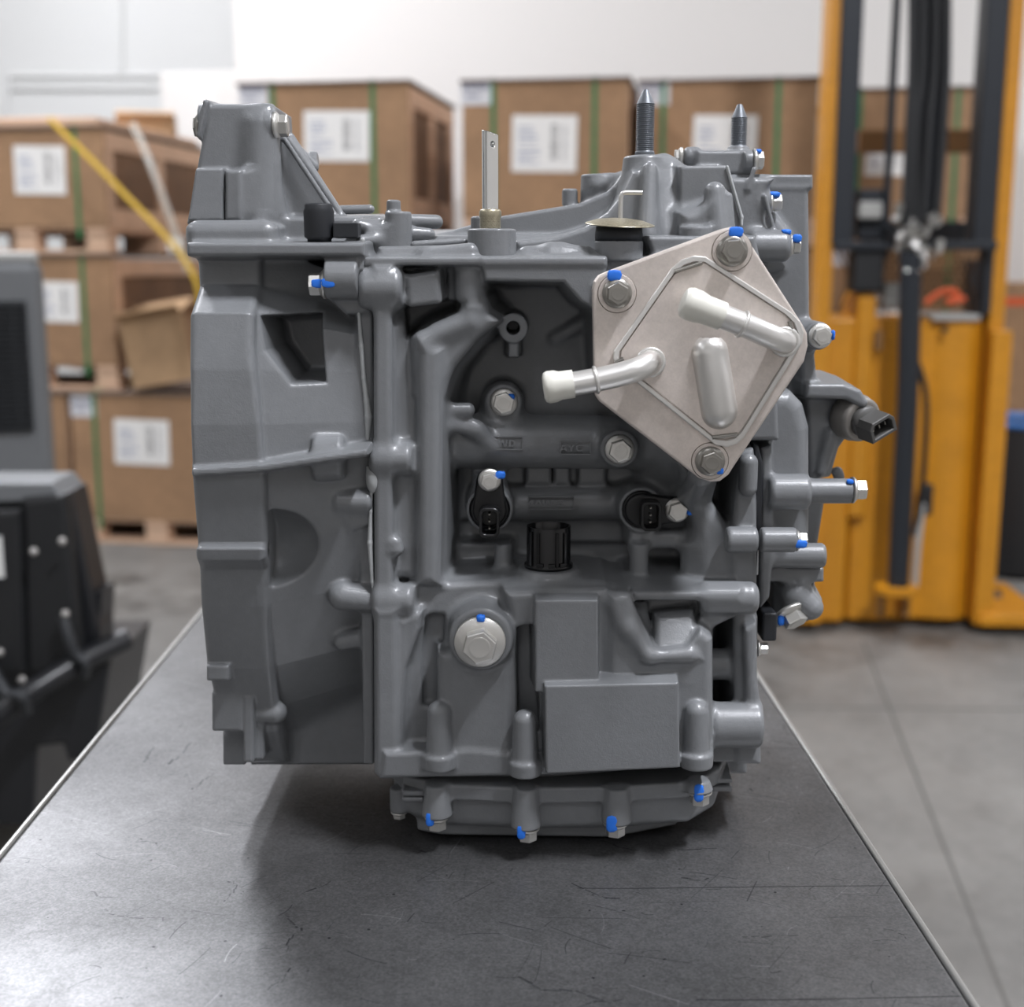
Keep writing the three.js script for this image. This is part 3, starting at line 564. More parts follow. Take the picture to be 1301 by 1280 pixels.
  mesh('curved_panel', (() => { const pts = [[1160, -0.03], [1178, -0.045], [1200, -0.02], [1222, -0.015], [1236, -0.04], [1240, -0.09], [1240, -0.3], [1160, -0.3]]; const s = new THREE.Shape(pts.map(([x, z]) => { const p = lp(x, 600, Zf + z); return new THREE.Vector2(p.x, -p.z); })); const y0 = lp(1200, 788, Zf).y, y1 = lp(1200, 408, Zf).y; const g = new THREE.ExtrudeGeometry(s, { depth: y1 - y0, bevelEnabled: false }); g.rotateX(-Math.PI / 2); g.translate(0, y0, 0); return boxUV(toCreasedNormals(g, 0.6)); })(), M.yellow, t, 'yellow curved steel panel');
  mesh('top_plate', blk(1186, 400, 1246, 408, Zf + 0.0, 0.3), M.greyLight, t);
  mesh('gap_shade', blk(1241, 330, 1248, 792, Zf - 0.05, 0.3, 0.003), M.mastBlack, t, 'dark strip standing in for the shadowed gap beside the panel');  // shade of the gap between panel and leg, put in as a black block
  mesh('bolt', at(new THREE.CylinderGeometry(0.011, 0.011, 0.02, 12), ...lp(1200, 419, Zf + 0.0).toArray(), Math.PI / 2), M.black, t);
  mesh('tilt_cylinder', tube([lp(1157, 318, Zf + 0.12), lp(1154, 480, Zf + 0.12), lp(1147, 620, Zf + 0.12), lp(1141, 744, Zf + 0.12)], 0.037, 16, 18), M.mastBlack, t, 'long black hydraulic cylinder');
  mesh('cylinder_seat', [at(new THREE.CylinderGeometry(0.075, 0.07, 0.025, 28), ...lp(1138, 749, Zf + 0.12).toArray())], M.yellow, t);
  mesh('seat_leg', blk(1116, 752, 1124, 786, Zf + 0.08, 0.02), M.rust, t); mesh('seat_leg', blk(1148, 752, 1156, 786, Zf + 0.08, 0.02), M.rust, t);
  mesh('hose', tube([lp(1166, 462, Zf + 0.1), lp(1176, 500, Zf + 0.1), lp(1176, 560, Zf + 0.1), lp(1170, 630, Zf + 0.08), lp(1162, 680, Zf + 0.06)], 0.011, 30, 8), M.black, t, 'black rubber hose');
  mesh('hose_coupling', blk(1172, 616, 1186, 656, Zf + 0.05, 0.05, 0.01), M.black, t); mesh('hose_tail', tube([lp(1172, 640, Zf + 0.06), lp(1166, 690, Zf + 0.07), lp(1162, 745, Zf + 0.07)], 0.013, 16, 8), M.greyLight, t);
  mesh('latch', [blk(1112, 420, 1122, 446, Zf + 0.02, 0.06, 0.006)], M.rust, t);
  // foot
  const fy = 0.13;
  mesh('chassis', box(0.62, 0.05, 0.5, -0.06, 0.055, -0.36, 0.01), M.black, t);
  mesh('straddle_leg', post(1238, 1262, 780, Zf + 0.04, 0.5, 0.035, lp(1240, 420, Zf).y), M.yellow, t, 'yellow outer leg');
  mesh('foot_bar', post(1246, 1330, 790, Zf + 0.06, 0.5, 0.035, lp(1240, 776, Zf).y), M.yellow, t);
  mesh('foot_bar', post(1000, 1042, 790, Zf + 0.02, 0.5, 0.035, lp(1040, 776, Zf).y), M.yellow, t);
  for (const px of [1030, 1280]) mesh('load_wheel', at(new THREE.CylinderGeometry(0.05, 0.05, 0.07, 24), lp(px, 790, Zf).x, 0.05, -0.25, 0, 0, Math.PI / 2), M.black, t);
}
// right edge: drum, cartons beyond the forklift
{
  const p = G(1300, 742), t = thing('black_drum', 'black plastic drum with a blue rim behind the forklift leg', 'drum', [p.x + 0.06, 0, p.z - 0.25]);
  const h = P(1290, 540, p.z).y;
  mesh('barrel', lathe([[0, 0.002], [0.2, 0.002], [0.215, 0.03], [0.225, h * 0.35], [0.215, h * 0.37], [0.225, h * 0.4], [0.22, h - 0.03], [0.2, h - 0.03], [0, h - 0.04]], 36), M.black, t);
  M.blue = std({ color: 0x3d6fae, roughness: 0.4 });
  mesh('rim', lathe([[0.205, h - 0.025], [0.228, h - 0.025], [0.228, h], [0.2, h], [0.205, h - 0.04]], 36), M.blue, t, 'blue rim');
  const q = P(1285, 480, p.z - 0.8), c = thing('tall_carton', 'tall brown carton stacked behind the black drum', 'carton', [q.x + 0.28, 0, q.z - 0.3], YAW);
  const hh = P(1285, 360, p.z - 0.8).y; mesh('body', box(0.6, hh - 0.12, 0.5, 0, 0.12 + (hh - 0.12) / 2, 0, 0.006), M.card, c); mesh('tape', box(0.602, 0.04, 0.502, 0, hh * 0.93, 0, 0.002), M.orange, c, 'red tape band');
  for (const s of [-1, 0, 1]) mesh('pallet_block', box(0.1, 0.12, 0.5, s * 0.24, 0.0605, 0, 0.003), M.pine, c);
}
// ---------------------------------------------------------------- the gearbox
const paintBump = noiseTex(512, [[20, 1], [60, 1], [150, 1], [256, 0.8]], 30, 225, 14);
const paintTone = noiseTex(512, [[5, 1], [20, 0.7], [90, 0.5]], 228, 255, 3, true);
M.paint = phys({ color: 0x797b7d, map: paintTone, roughness: 0.4, bumpMap: paintBump, bumpScale: 0.0002, clearcoat: 0.3, clearcoatRoughness: 0.25 });
M.zinc = std({ color: 0xd2d0cb, roughness: 0.32, metalness: 0.8, bumpMap: noiseTex(128, [[30, 1], [64, 1]], 80, 180, 40), bumpScale: 0.0001 });
M.steelDark = std({ color: 0x96938d, roughness: 0.3, metalness: 0.85 });
M.alu = std({ map: noiseTex(512, [[4, 1], [14, 0.8], [70, 0.5], [240, 0.5]], 190, 240, 4, true, [1, 0.955, 0.92]), roughness: 0.42, metalness: 0.6, bumpMap: noiseTex(256, [[60, 1], [128, 1]], 80, 180, 22), bumpScale: 0.0001 });
M.aluBright = std({ color: 0xdcdad6, roughness: 0.32, metalness: 0.7 });
M.capWhite = phys({ color: 0xdedcd2, roughness: 0.4, transmission: 0.12, thickness: 0 });
M.rubber = std({ color: 0x1c1e22, roughness: 0.55 });
M.sensorBlack = std({ color: 0x0b0b0d, roughness: 0.38 });
M.connBlack = std({ color: 0x0d0d0f, roughness: 0.16 });
M.brass = std({ color: 0xd0c6ab, roughness: 0.36, metalness: 0.7, map: noiseTex(128, [[12, 1], [40, 1]], 150, 255, 12, true) });
M.shaft = std({ color: 0xd8d8d6, roughness: 0.07, metalness: 1 });
M.sealant = std({ color: 0xa3a5a5, roughness: 0.5 });
M.blueMark = std({ color: 0x1f6fd8, roughness: 0.6 });
M.greyConn = std({ color: 0x4b4a48, roughness: 0.5 });
M.collar = std({ color: 0x8d8984, roughness: 0.42, metalness: 0.6 });

const GO = new V3(0, TABLE_Y, -0.15);
const gear = thing('gearbox', 'grey painted automatic gearbox on the steel workbench', 'gearbox', GO.toArray());
const local = (p) => p.clone().sub(GO);
const L = (px, py, z) => local(P(px, py, z / 1000));          // pixel and depth in mm -> gearbox coordinates
const FN = (m, ...a) => new Solid()[m](...a).ops[0].f;         // one shape on its own, for intersections
const both = (f, g, k = 0.003) => (x, y, z) => { const a = f(x, y, z), b = g(x, y, z), h = Math.max(k - Math.abs(a - b), 0) / k; return Math.max(a, b) + h * h * k * 0.25; };
Solid.prototype.profY = function (y0, y1, plan, o = {}) {      // prism along y; plan = [px, z mm] pairs taken at pixel row o.ym
  const pts = []; let zm = 0; for (const [x, z] of plan) { const p = P(x, o.ym ?? y0, z / 1000); pts.push(p.x, p.z); zm += z; }
  const za = (o.z ?? zm / plan.length) / 1000, a = P(650, y1, za).y, b = P(650, y0, za).y, r = (o.r ?? 3) / 1000, tp = o.taper || 0;
  return this.add((x, y, z) => comb(polySD(pts, x, z) + tp * (b - y), Math.max(a - y, y - b), r), o);
};

// ---- bell housing
{
  const s = new Solid();
  const prof = [[309, -36], [323, -36], [329, -60], [362, -58], [398, -26], [470, -18], [540, -15], [612, -17], [690, -24], [697, -17], [712, -19], [724, -30], [770, -36], [850, -52], [930, -78], [973, -108], [973, -290], [309, -290]];
  const zr = (y) => { for (let i = 0; i < prof.length - 3; i++) if (y <= prof[i + 1][0]) return prof[i][1] + (prof[i + 1][1] - prof[i][1]) * (y - prof[i][0]) / (prof[i + 1][0] - prof[i][0]); return -100; };
  const wz = (l) => l.map(([x, y]) => [x, y, Math.max(zr(y), -105)]);
  const cone = FN('poly', [[318, 309], [474, 309], [474, 973], [330, 973]], -10, -300, { dr: 0, at: -40 });
  const prof2 = [[309, -40], [323, -40], [329, -66], [362, -62], [398, -34], [470, -26], [540, -22], [612, -22], [690, -24], [770, -36], [850, -58], [900, -85], [940, -120], [973, -150], [973, -290], [309, -290]];
  s.add(both(cone, FN('profX', 318, 480, prof2, { xm: 330, r: 1, z: -30, taper: 0.36 }), 0.006), { k: 6 });
  s.poly([[327, 396], [412, 390], [421, 491], [371, 491], [338, 446]], 20, -105, { sub: true, k: 3, r: 5, dr: -0.05, at: -48 });
  s.ell(346, 700, -30, 64, 53, 27, { sub: true, k: 3 });
  const rim = FN('poly', wz([[238, 309], [322, 310], [322, 440], [330, 540], [337, 620], [340, 720], [342, 800], [352, 900], [366, 972], [292, 973], [282, 931], [270, 881], [262, 850], [254, 770], [247, 700], [244, 620], [240, 480], [240, 400]]), -14, -300, { r: 3, dr: 0 });
  s.add(both(rim, FN('profX', 200, 480, prof, { xm: 280, r: 1, z: -20 }), 0.006), { k: 2.5 });
  // deck lip, shelf, ear
  s.rect(238, 309, 462, 325, -34, -280, { r: 2, k: 4 });
  s.cx(239, 352, 297, -62, 17, { k: 6, r: 8 }); s.rect(239, 290, 350, 312, -58, -200, { k: 6 });
  s.poly([[263, 131], [346, 132], [349, 184], [352, 232], [366, 285], [236, 285], [249, 215], [256, 176]], -86, -170, { k: 5, r: 4, dr: 0 });
  s.poly([[249, 214], [282, 213], [282, 280], [240, 281]], -70, -200, { r: 1.5, k: 2, tx: -0.25 }); s.poly([[286, 216], [305, 217], [306, 280], [286, 280]], -72, -200, { r: 2, k: 2 }); s.poly([[305, 219], [314, 221], [312, 280], [304, 280]], -76, -200, { r: 2, k: 3 });
  s.cap([333, 160, -88], [332, 270, -86], 17, 22, { k: 12 });                   // rounded right column
  s.poly([[349, 152], [358, 162], [436, 276], [436, 300], [352, 300]], -108, -122, { r: 1, k: 5, dr: 0 });
  s.cap([358, 172, -103], [430, 280, -100], 3.5, 3.5, { k: 4 }); s.cap([370, 172, -112], [440, 282, -110], 3.5, 3.5, { k: 4 });
  s.cx(392, 404, 206, -150, 13, { k: 2 }); s.cap([378, 194, -135], [396, 212, -140], 9, 9, { k: 5 });
  s.rect(345, 276, 462, 310, -85, -240, { k: 4 });
  s.cx(254, 262, 150, -96, 18, { k: 2 }); s.poly([[258, 125], [266, 128], [254, 178], [249, 172]], -84, -200, { r: 2, k: 2 });
  s.cx(339, 349, 159, -88, 17, { k: 2 });
  // pocket, rib, bosses, bowl
  s.poly([[243, 596], [333, 590], [466, 571], [466, 580], [333, 600], [243, 606]], -10, -90, { r: 1.5, k: 3, dr: 0.02 });
  s.poly([[333, 590], [466, 571], [466, 580], [333, 600]], -20, -110, { r: 1.5, k: 3, dr: 0.02 });
  s.cx(398, 438, 582, -38, 29, { k: 4, r: 4 });
  s.cx(424, 474, 637, -48, 15, { k: 4, r: 4 }); s.poly([[424, 642], [472, 642], [472, 668], [444, 674]], -46, -120, { k: 5 });
  s.cap([436, 757, -52], [474, 762, -52], 19, 16, { k: 4 }); s.cap([436, 815, -68], [474, 808, -66], 12, 12, { k: 6 });
  s.cx(318, 352, 697, -34, 11, { k: 0.5, sub: true, r: 0.5 });
  // lower rim foot
  s.rect(262, 846, 291, 866, -46, -120, { r: 2, k: 2 });
  s.rect(269, 881, 308, 930, -62, -150, { r: 2, k: 1.5 }); s.rect(283, 928, 312, 973, -86, -160, { r: 2, k: 2 });
  s.rect(309, 884, 322, 970, -62, -170, { r: 2, k: 2 }); s.rect(322, 900, 335, 966, -72, -170, { r: 2, k: 3 });
  s.cap([316, 905, -76], [350, 905, -76], 13, 15, { k: 2 });
  s.poly([[345, 905], [400, 850], [474, 846], [474, 973], [318, 973]], -118, -290, { r: 3, k: 8, dr: 0 });
  // flange to the case with its bosses
  s.poly([[452, 330], [473, 330], [475, 972], [462, 972]], -52, -290, { r: 2, k: 6 });
  s.poly([[414, 326], [468, 326], [468, 396], [440, 400], [414, 376]], -48, -120, { k: 5 }); s.cx(414, 456, 354, -44, 26, { k: 4, r: 1.5 });
  s.rect(440, 310, 462, 345, -40, -120, { k: 4 });
  mesh('bell_housing', s.mesh([-0.245, TABLE_Y + 0.0, -0.3], [-0.085, 1.48, 0.01], 0.0013, GO), M.paint, gear, 'grey cast housing flaring to the engine side');
}
// ---- main case
{
  const s = new Solid();
  s.rect(476, 330, 950, 985, -128, -300, { r: 4, dr: 0 });
  // deck
  s.rect(462, 327, 770, 337, -42, -290, { r: 1.5, k: 2 });
  s.poly([[612, 329], [770, 329], [770, 402], [738, 384], [716, 359], [616, 357]], -43, -200, { r: 2, k: 4 });
  s.poly([[480, 314], [600, 312], [622, 320], [632, 330], [480, 330]], -60, -200, { k: 5 }); s.cap([540, 324, -58], [598, 319, -58], 6, 10, { k: 6 });
  s.cap([670, 325, -70], [712, 322, -70], 12, 12, { k: 8 }); s.cap([700, 322, -66], [745, 324, -66], 11, 11, { k: 8 });
  // flange towards the bell housing
  s.poly([[474, 338], [497, 338], [500, 985], [476, 985]], -40, -200, { r: 4, k: 3 });
  s.poly([[476, 775], [504, 775], [506, 990], [482, 991], [477, 984]], -36, -120, { r: 4, k: 3 });
  s.cx(456, 512, 366, -50, 27, { k: 5, r: 5 }); s.poly([[480, 370], [510, 380], [508, 388], [488, 400], [480, 400]], -46, -110, { k: 6 });
  s.cx(470, 524, 583, -48, 20, { k: 6, r: 4 }); s.cx(474, 527, 762, -48, 20, { k: 6, r: 5 }); s.cap([503, 690, -44], [504, 698, -44], 8, 9, { k: 5 });
  // left ridge
  s.rect(495, 345, 560, 760, -66, -200, { k: 6, r: 4 });
  s.poly([[531, 430], [562, 445], [560, 640], [558, 745], [530, 745]], -44, -200, { r: 7, k: 8, dr: 0.12 });
  s.cap([512, 420, -62], [516, 720, -60], 10, 10, { k: 12 });
  s.poly([[514, 350], [558, 343], [562, 388], [518, 394]], -46, -150, { r: 4, k: 5 });
  s.cyl([597, 338, -58], [597, 392, -58], 19, { ax: 'y', k: 5 }); s.rect(570, 340, 616, 385, -62, -150, { k: 6 });
  s.poly([[518, 396], [588, 388], [592, 402], [548, 412], [521, 425]], 0, -105, { sub: true, k: 4, r: 4, at: -56 });
  s.poly([[590, 385], [616, 385], [621, 398], [634, 408], [606, 432], [578, 466], [562, 500], [530, 500], [526, 432], [552, 414], [584, 402]], -50, -160, { r: 6, k: 6, dr: 0.12 }); s.cap([596, 408, -54], [540, 432, -52], 13, 10, { k: 8 });
  s.poly([[540, 420], [615, 398], [610, 430], [578, 470], [566, 500], [540, 500]], -70, -190, { k: 10, r: 6 });
  s.cap([612, 394, -62], [634, 406, -82], 6, 5, { k: 6 });
  // back wall details
  s.cz(652, 417, 19, -72, -150, { k: 2, r: 1 }); s.cz(652, 417, 8.5, 0, -110, { k: 0.6, sub: true, at: -72 }); s.rect(646, 432, 659, 454, -74, -150, { k: 2, r: 1 });
  s.cap([705, 430, -130], [745, 408, -126], 6, 8, { k: 6 });
  s.cz(640, 511, 23, -92, -150, { k: 6 }); s.cap([636, 520, -108], [650, 560, -112], 24, 20, { k: 12 });
  s.cap([560, 521, -70], [594, 521, -74], 9, 9.5, { k: 5 });
  s.cap([558, 560, -100], [800, 562, -104], 34, 34, { k: 8 });                    // lettered tube
  s.cap([570, 540, -72], [606, 546, -78], 9, 8, { k: 8 }); s.cap([604, 545, -78], [624, 566, -84], 8, 7, { k: 8 });
  s.cz(787, 571, 24, -78, -150, { k: 8 });
  s.rect(575, 588, 880, 660, -122, -200, { k: 6 });
  for (const [a, b] of [[668, 700], [704, 724], [735, 770]]) s.rect(a, 592, b, 616, -112, -200, { k: 3 });
  s.cap([650, 640, -118], [800, 638, -118], 22, 22, { k: 6 });
  s.rect(700, 660, 790, 690, -124, -200, { k: 4 });
  s.cz(622, 648, 30, -84, -160, { k: 5 }); s.cyl([622, 600, -100], [622, 640, -100], 22, { k: 8 }); s.cz(622, 648, 25.5, 0, -92, { sub: true, k: 0.5, at: -84 });
  s.cz(815, 648, 29, -82, -160, { k: 6 }); s.cz(815, 648, 24, 0, -92, { sub: true, k: 0.5, at: -82 }); s.rect(818, 622, 884, 676, -98, -160, { k: 6, r: 5 });
  s.cy(640, 690, 745, -84, 12, { k: 8 }); s.rect(560, 690, 650, 750, -112, -200, { k: 6 });
  s.rect(800, 676, 880, 698, -84, -160, { k: 6, r: 4 }); s.cy(812, 690, 750, -82, 12, { k: 8 }); s.cy(878, 690, 745, -86, 13, { k: 8 });
  s.ell(850, 520, -120, 60, 110, 40, { k: 10 });
  // mount under the cooler
  s.poly([[762, 366], [930, 304], [1008, 430], [925, 590], [895, 596], [772, 500]], -16, -150, { r: 4, k: 6 });
  s.poly([[862, 590], [915, 606], [905, 640], [940, 690], [940, 760], [890, 760], [880, 650]], -70, -180, { k: 12, r: 10 });
  s.cap([890, 604, -40], [872, 640, -88], 16, 12, { k: 12 });
  // lower block: top step, body
  s.poly([[500, 752], [560, 742], [640, 738], [748, 742], [770, 752], [800, 752], [862, 756], [930, 756], [935, 785], [905, 800], [905, 972], [700, 990], [480, 990]], -52, -200, { r: 5, k: 8, dr: 0.02 });
  s.cyl([697, 720, -66], [697, 752, -66], 38, { ax: 'y', k: 8, rb: 46 }); s.cap([655, 748, -52], [760, 748, -50], 8, 8, { k: 8 });
  s.poly([[640, 752], [770, 748], [778, 770], [778, 960], [655, 960], [650, 790]], -34, -120, { r: 6, k: 8 });
  s.poly([[656, 800], [680, 796], [682, 925], [660, 925]], 0, -56, { sub: true, k: 4, r: 4, at: -36 });
  s.poly([[538, 792], [560, 792], [560, 900], [540, 900]], 0, -60, { sub: true, k: 4, r: 4, at: -40 });
  s.poly([[508, 790], [536, 778], [534, 800], [516, 850], [512, 880], [508, 960]], -40, -100, { k: 8, r: 4 });
  s.poly([[556, 830], [650, 830], [652, 960], [556, 960]], -34, -100, { r: 6, k: 8 }); s.cz(611, 813, 41, -25, -100, { k: 7, rb: 47, r: 3 });
  s.cap([660, 760, -52], [640, 800, -44], 10, 8, { k: 8 });
  // V valley on the right
  s.poly([[775, 756], [800, 756], [838, 836], [890, 800], [906, 812], [906, 965], [770, 965]], -30, -120, { r: 6, k: 6 });
  s.poly([[808, 762], [905, 762], [885, 796], [868, 820], [840, 822]], 10, -64, { sub: true, k: 3, r: 4, at: -36 });
  s.cyl([814, 766, -62], [818, 800, -52], 8, { k: 6 }); s.poly([[834, 788], [884, 782], [890, 834], [832, 834]], -38, -90, { k: 4, r: 4, ty: -0.7, at: -36 });
  s.cap([785, 765, -36], [800, 800, -30], 9, 8, { k: 8 }); s.cap([800, 800, -30], [822, 832, -28], 8, 8, { k: 8 }); s.cap([826, 834, -28], [876, 832, -30], 7, 8, { k: 6 });
  s.rect(786, 830, 884, 872, -34, -100, { k: 6, r: 5 });
  s.rect(805, 752, 940, 764, -40, -150, { r: 3, k: 4 });
  // pads
  s.rect(680, 763, 760, 880, -20, -60, { r: 1, k: 1.5, dr: 0.08 }); s.poly([[692, 872], [862, 868], [864, 976], [694, 984]], -12, -60, { r: 1, k: 1.5, dr: 0.08 });
  // bottom lip with bolt bosses
  s.poly([[488, 958], [600, 954], [690, 962], [905, 944], [905, 972], [864, 976], [694, 986], [484, 990]], -32, -110, { r: 3, k: 4 });
  for (const [x, y0, y1, z] of [[558, 905, 962, -34], [667, 916, 970, -28], [885, 905, 960, -28]]) { s.cap([x, y0, z], [x, y1, z], 15, 17, { k: 3 }); s.cyl([x, y1 - 4, z], [x, y1 + 14, z], 21, { ax: 'y', k: 4 }); }
  // right flange towards the side cover
  s.poly([[940, 575], [958, 570], [962, 640], [962, 760], [960, 900], [966, 972], [935, 972], [930, 690]], -66, -220, { r: 4, k: 6 });
  s.cap([951, 588, -62], [951, 620, -62], 12, 11, { k: 5 });
  s.cx(922, 962, 686, -58, 17, { k: 4, r: 3 }); s.cx(888, 963, 760, -52, 21, { k: 6, r: 6 });
  s.cx(900, 940, 844, -82, 20, { k: 5, r: 4 }); s.cx(902, 967, 921, -62, 29, { k: 5, r: 4 }); s.rect(904, 944, 966, 969, -68, -180, { r: 1.5, k: 3 });
  s.poly([[945, 800], [962, 790], [962, 860], [968, 905], [968, 940], [950, 940]], -58, -160, { r: 4, k: 5 });
  // upper right shoulder behind the cooler
  s.rect(760, 327, 945, 420, -60, -280, { k: 4 });
  s.poly([[820, 300], [960, 300], [985, 420], [990, 560], [930, 560]], -70, -240, { k: 6 });
  mesh('main_case', s.mesh([-0.115, TABLE_Y + 0.02, -0.3], [0.2, 1.36, 0.0], 0.0013, GO), M.paint, gear, 'grey cast main case with ribs, bosses and lettered tube');
}
// ---- castings standing on the deck
{
  const s = new Solid();
  s.rect(470, 300, 930, 335, -110, -300, { k: 4 });
  s.cy(506, 269, 326, -84, 17, { k: 3, r: 1.5 }); s.cy(500, 254, 272, -84, 9, { k: 2, r: 1.5 });
  s.cap([520, 281, -100], [554, 282, -110], 9, 9, { k: 2 }); s.cap([520, 297, -94], [545, 298, -98], 10, 8, { k: 2 }); s.cap([430, 267, -130], [470, 266, -130], 6, 6, { k: 4 }); s.cap([430, 281, -120], [480, 281, -120], 7, 7, { k: 4 });
  s.cap([455, 287, -80], [482, 287, -88], 9, 8, { k: 3 }); s.cap([460, 306, -70], [484, 304, -80], 8, 8, { k: 3 }); s.rect(462, 285, 500, 330, -76, -160, { k: 5, r: 4 });
  s.cap([526, 311, -74], [590, 307, -80], 5, 5, { k: 3 });
  s.cy(625, 291, 330, -70, 31, { k: 2, r: 1.2 }); s.cy(612, 275, 295, -100, 14, { k: 3 });
  s.cy(786, 306, 332, -70, 31, { k: 3, r: 1.2 });
  // tower and sweeping arms
  s.cyl([820, 200, -130], [820, 330, -125], 25, { k: 6, rb: 60, r: 2 });
  s.cy(819, 200, 217, -130, 27, { k: 3, r: 1.2 });
  s.poly([[800, 216], [772, 243], [738, 258], [690, 266], [640, 274], [590, 288], [548, 300], [548, 316], [640, 312], [720, 300], [800, 280]], -132, -170, { k: 4, r: 3, dr: 0 });
  s.poly([[806, 218], [792, 246], [772, 270], [744, 288], [704, 301], [655, 306], [655, 335], [832, 335], [832, 218]], -104, -150, { k: 4, r: 4, dr: 0, tx: -0.06 });
  s.cap([826, 214, -104], [822, 300, -92], 8, 14, { k: 10 });
  s.cap([848, 222, -132], [858, 300, -120], 22, 34, { k: 10 });
  s.cy(759, 222, 262, -170, 21, { k: 4 }); s.cy(724, 240, 262, -170, 10, { k: 3 }); s.cap([760, 236, -160], [790, 230, -160], 8, 12, { k: 6 });
  // block right of the tower
  s.poly([[864, 211], [923, 210], [941, 280], [941, 330], [864, 330]], -104, -220, { r: 2, k: 6 });
  s.poly([[864, 270], [905, 258], [905, 310], [864, 310]], -84, -180, { k: 8, r: 8 }); s.cy(883, 288, 330, -84, 20, { k: 3 });
  s.cap([908, 245, -92], [916, 300, -82], 14, 10, { k: 8 }); s.cap([926, 250, -90], [930, 300, -84], 5, 5, { k: 5 });
  s.poly([[886, 191], [955, 191], [958, 222], [884, 222]], -150, -230, { r: 3, k: 4 }); s.cy(938, 186, 200, -170, 14, { k: 3 });
  s.cx(868, 890, 199, -160, 12, { k: 4, r: 4 }); s.cx(945, 957, 204, -150, 12, { k: 4 });
  mesh('upper_casting', s.mesh([-0.135, 1.28, -0.3], [0.19, 1.44, -0.02], 0.0013, GO), M.paint, gear, 'grey cast tower, arms and bosses on the deck');
}
// ---- side cover on the right
{
  const s = new Solid();
  s.poly([[925, 222], [1033, 222], [1033, 240], [925, 240]], -150, -260, { r: 2, k: 2 });
  s.poly([[925, 236], [1028, 236], [1030, 520], [1040, 600], [1048, 640], [1040, 690], [1030, 790], [985, 800], [962, 770], [962, 300]], -150, -250, { r: 4, k: 4, dr: 0 });
  s.poly([[926, 226], [985, 226], [968, 250], [976, 300], [962, 330], [930, 330]], -112, -220, { k: 6, r: 4 });
  s.cx(960, 978, 257, -122, 16, { k: 6, r: 3 }); s.cx(950, 1003, 313, -108, 20, { k: 8, r: 5 }); s.poly([[970, 275], [985, 268], [1008, 298], [1000, 340], [965, 350]], -125, -200, { k: 8, r: 8 });
  s.cap([972, 250, -110], [985, 300, -108], 3, 3, { k: 3 }); s.cap([958, 215, -112], [950, 240, -112], 3, 3, { k: 3 });
  s.cx(1015, 1032, 427, -122, 17, { k: 6, ax: 'x' }); s.cz(1040, 427, 18, -108, -160, { k: 5 });
  s.poly([[1020, 440], [1034, 440], [1038, 478], [1044, 490], [1020, 500]], -125, -200, { k: 6 });
  // rounded belly
  s.poly([[962, 520], [985, 498], [1006, 498], [1022, 515], [1030, 545], [1030, 680], [1000, 730], [964, 720]], -92, -220, { r: 11, k: 5 });
  s.poly([[967, 570], [981, 566], [984, 690], [978, 760], [966, 775]], -76, -200, { r: 3, k: 4 });
  s.cx(975, 1028, 625, -78, 23, { k: 5, r: 4 }); s.cx(1020, 1082, 624, -98, 16, { k: 4, r: 1.5 });
  s.cx(966, 1011, 686, -60, 16, { k: 4, r: 1.5 }); s.cx(975, 1048, 706, -88, 16, { k: 4, r: 3 }); s.rect(970, 722, 1047, 740, -92, -180, { r: 2, k: 3 });
  s.poly([[985, 742], [1036, 744], [1047, 765], [1044, 786], [1005, 790], [985, 780]], -100, -200, { k: 6, r: 8 }); s.cap([1012, 756, -96], [1030, 772, -92], 20, 16, { k: 8 });
  // sensor bracket
  s.poly([[1024, 488], [1072, 488], [1094, 496], [1104, 512], [1098, 520], [1075, 508], [1024, 506]], -116, -200, { r: 3, k: 4 });
  s.poly([[1024, 500], [1090, 500], [1084, 545], [1066, 570], [1056, 606], [1028, 612]], -138, -200, { k: 6, r: 4 });
  s.cap([1056, 552, -136], [1044, 600, -134], 7, 5, { k: 8 }); s.cap([1064, 600, -150], [1066, 606, -150], 7, 7, { k: 5 });
  mesh('side_cover', s.mesh([0.11, 1.04, -0.27], [0.27, 1.43, -0.03], 0.0013, GO), M.paint, gear, 'grey cast side cover with bolt bosses and sensor bracket');
  const gsk = new Solid(); gsk.poly([[957, 563], [964, 566], [970, 590], [970, 674], [960, 676], [958, 610]], -72, -140, { r: 1 });
  mesh('joint_seal', gsk.mesh([0.13, 1.04, -0.16], [0.2, 1.3, -0.05], 0.0016, GO), M.rubber, gear, 'black seal in the joint');
  mesh('black_cover', [new RoundedBoxGeometry(0.011, 0.022, 0.05, 3, 0.002).translate(...L(970, 786, -100).toArray())], M.rubber, gear);
}
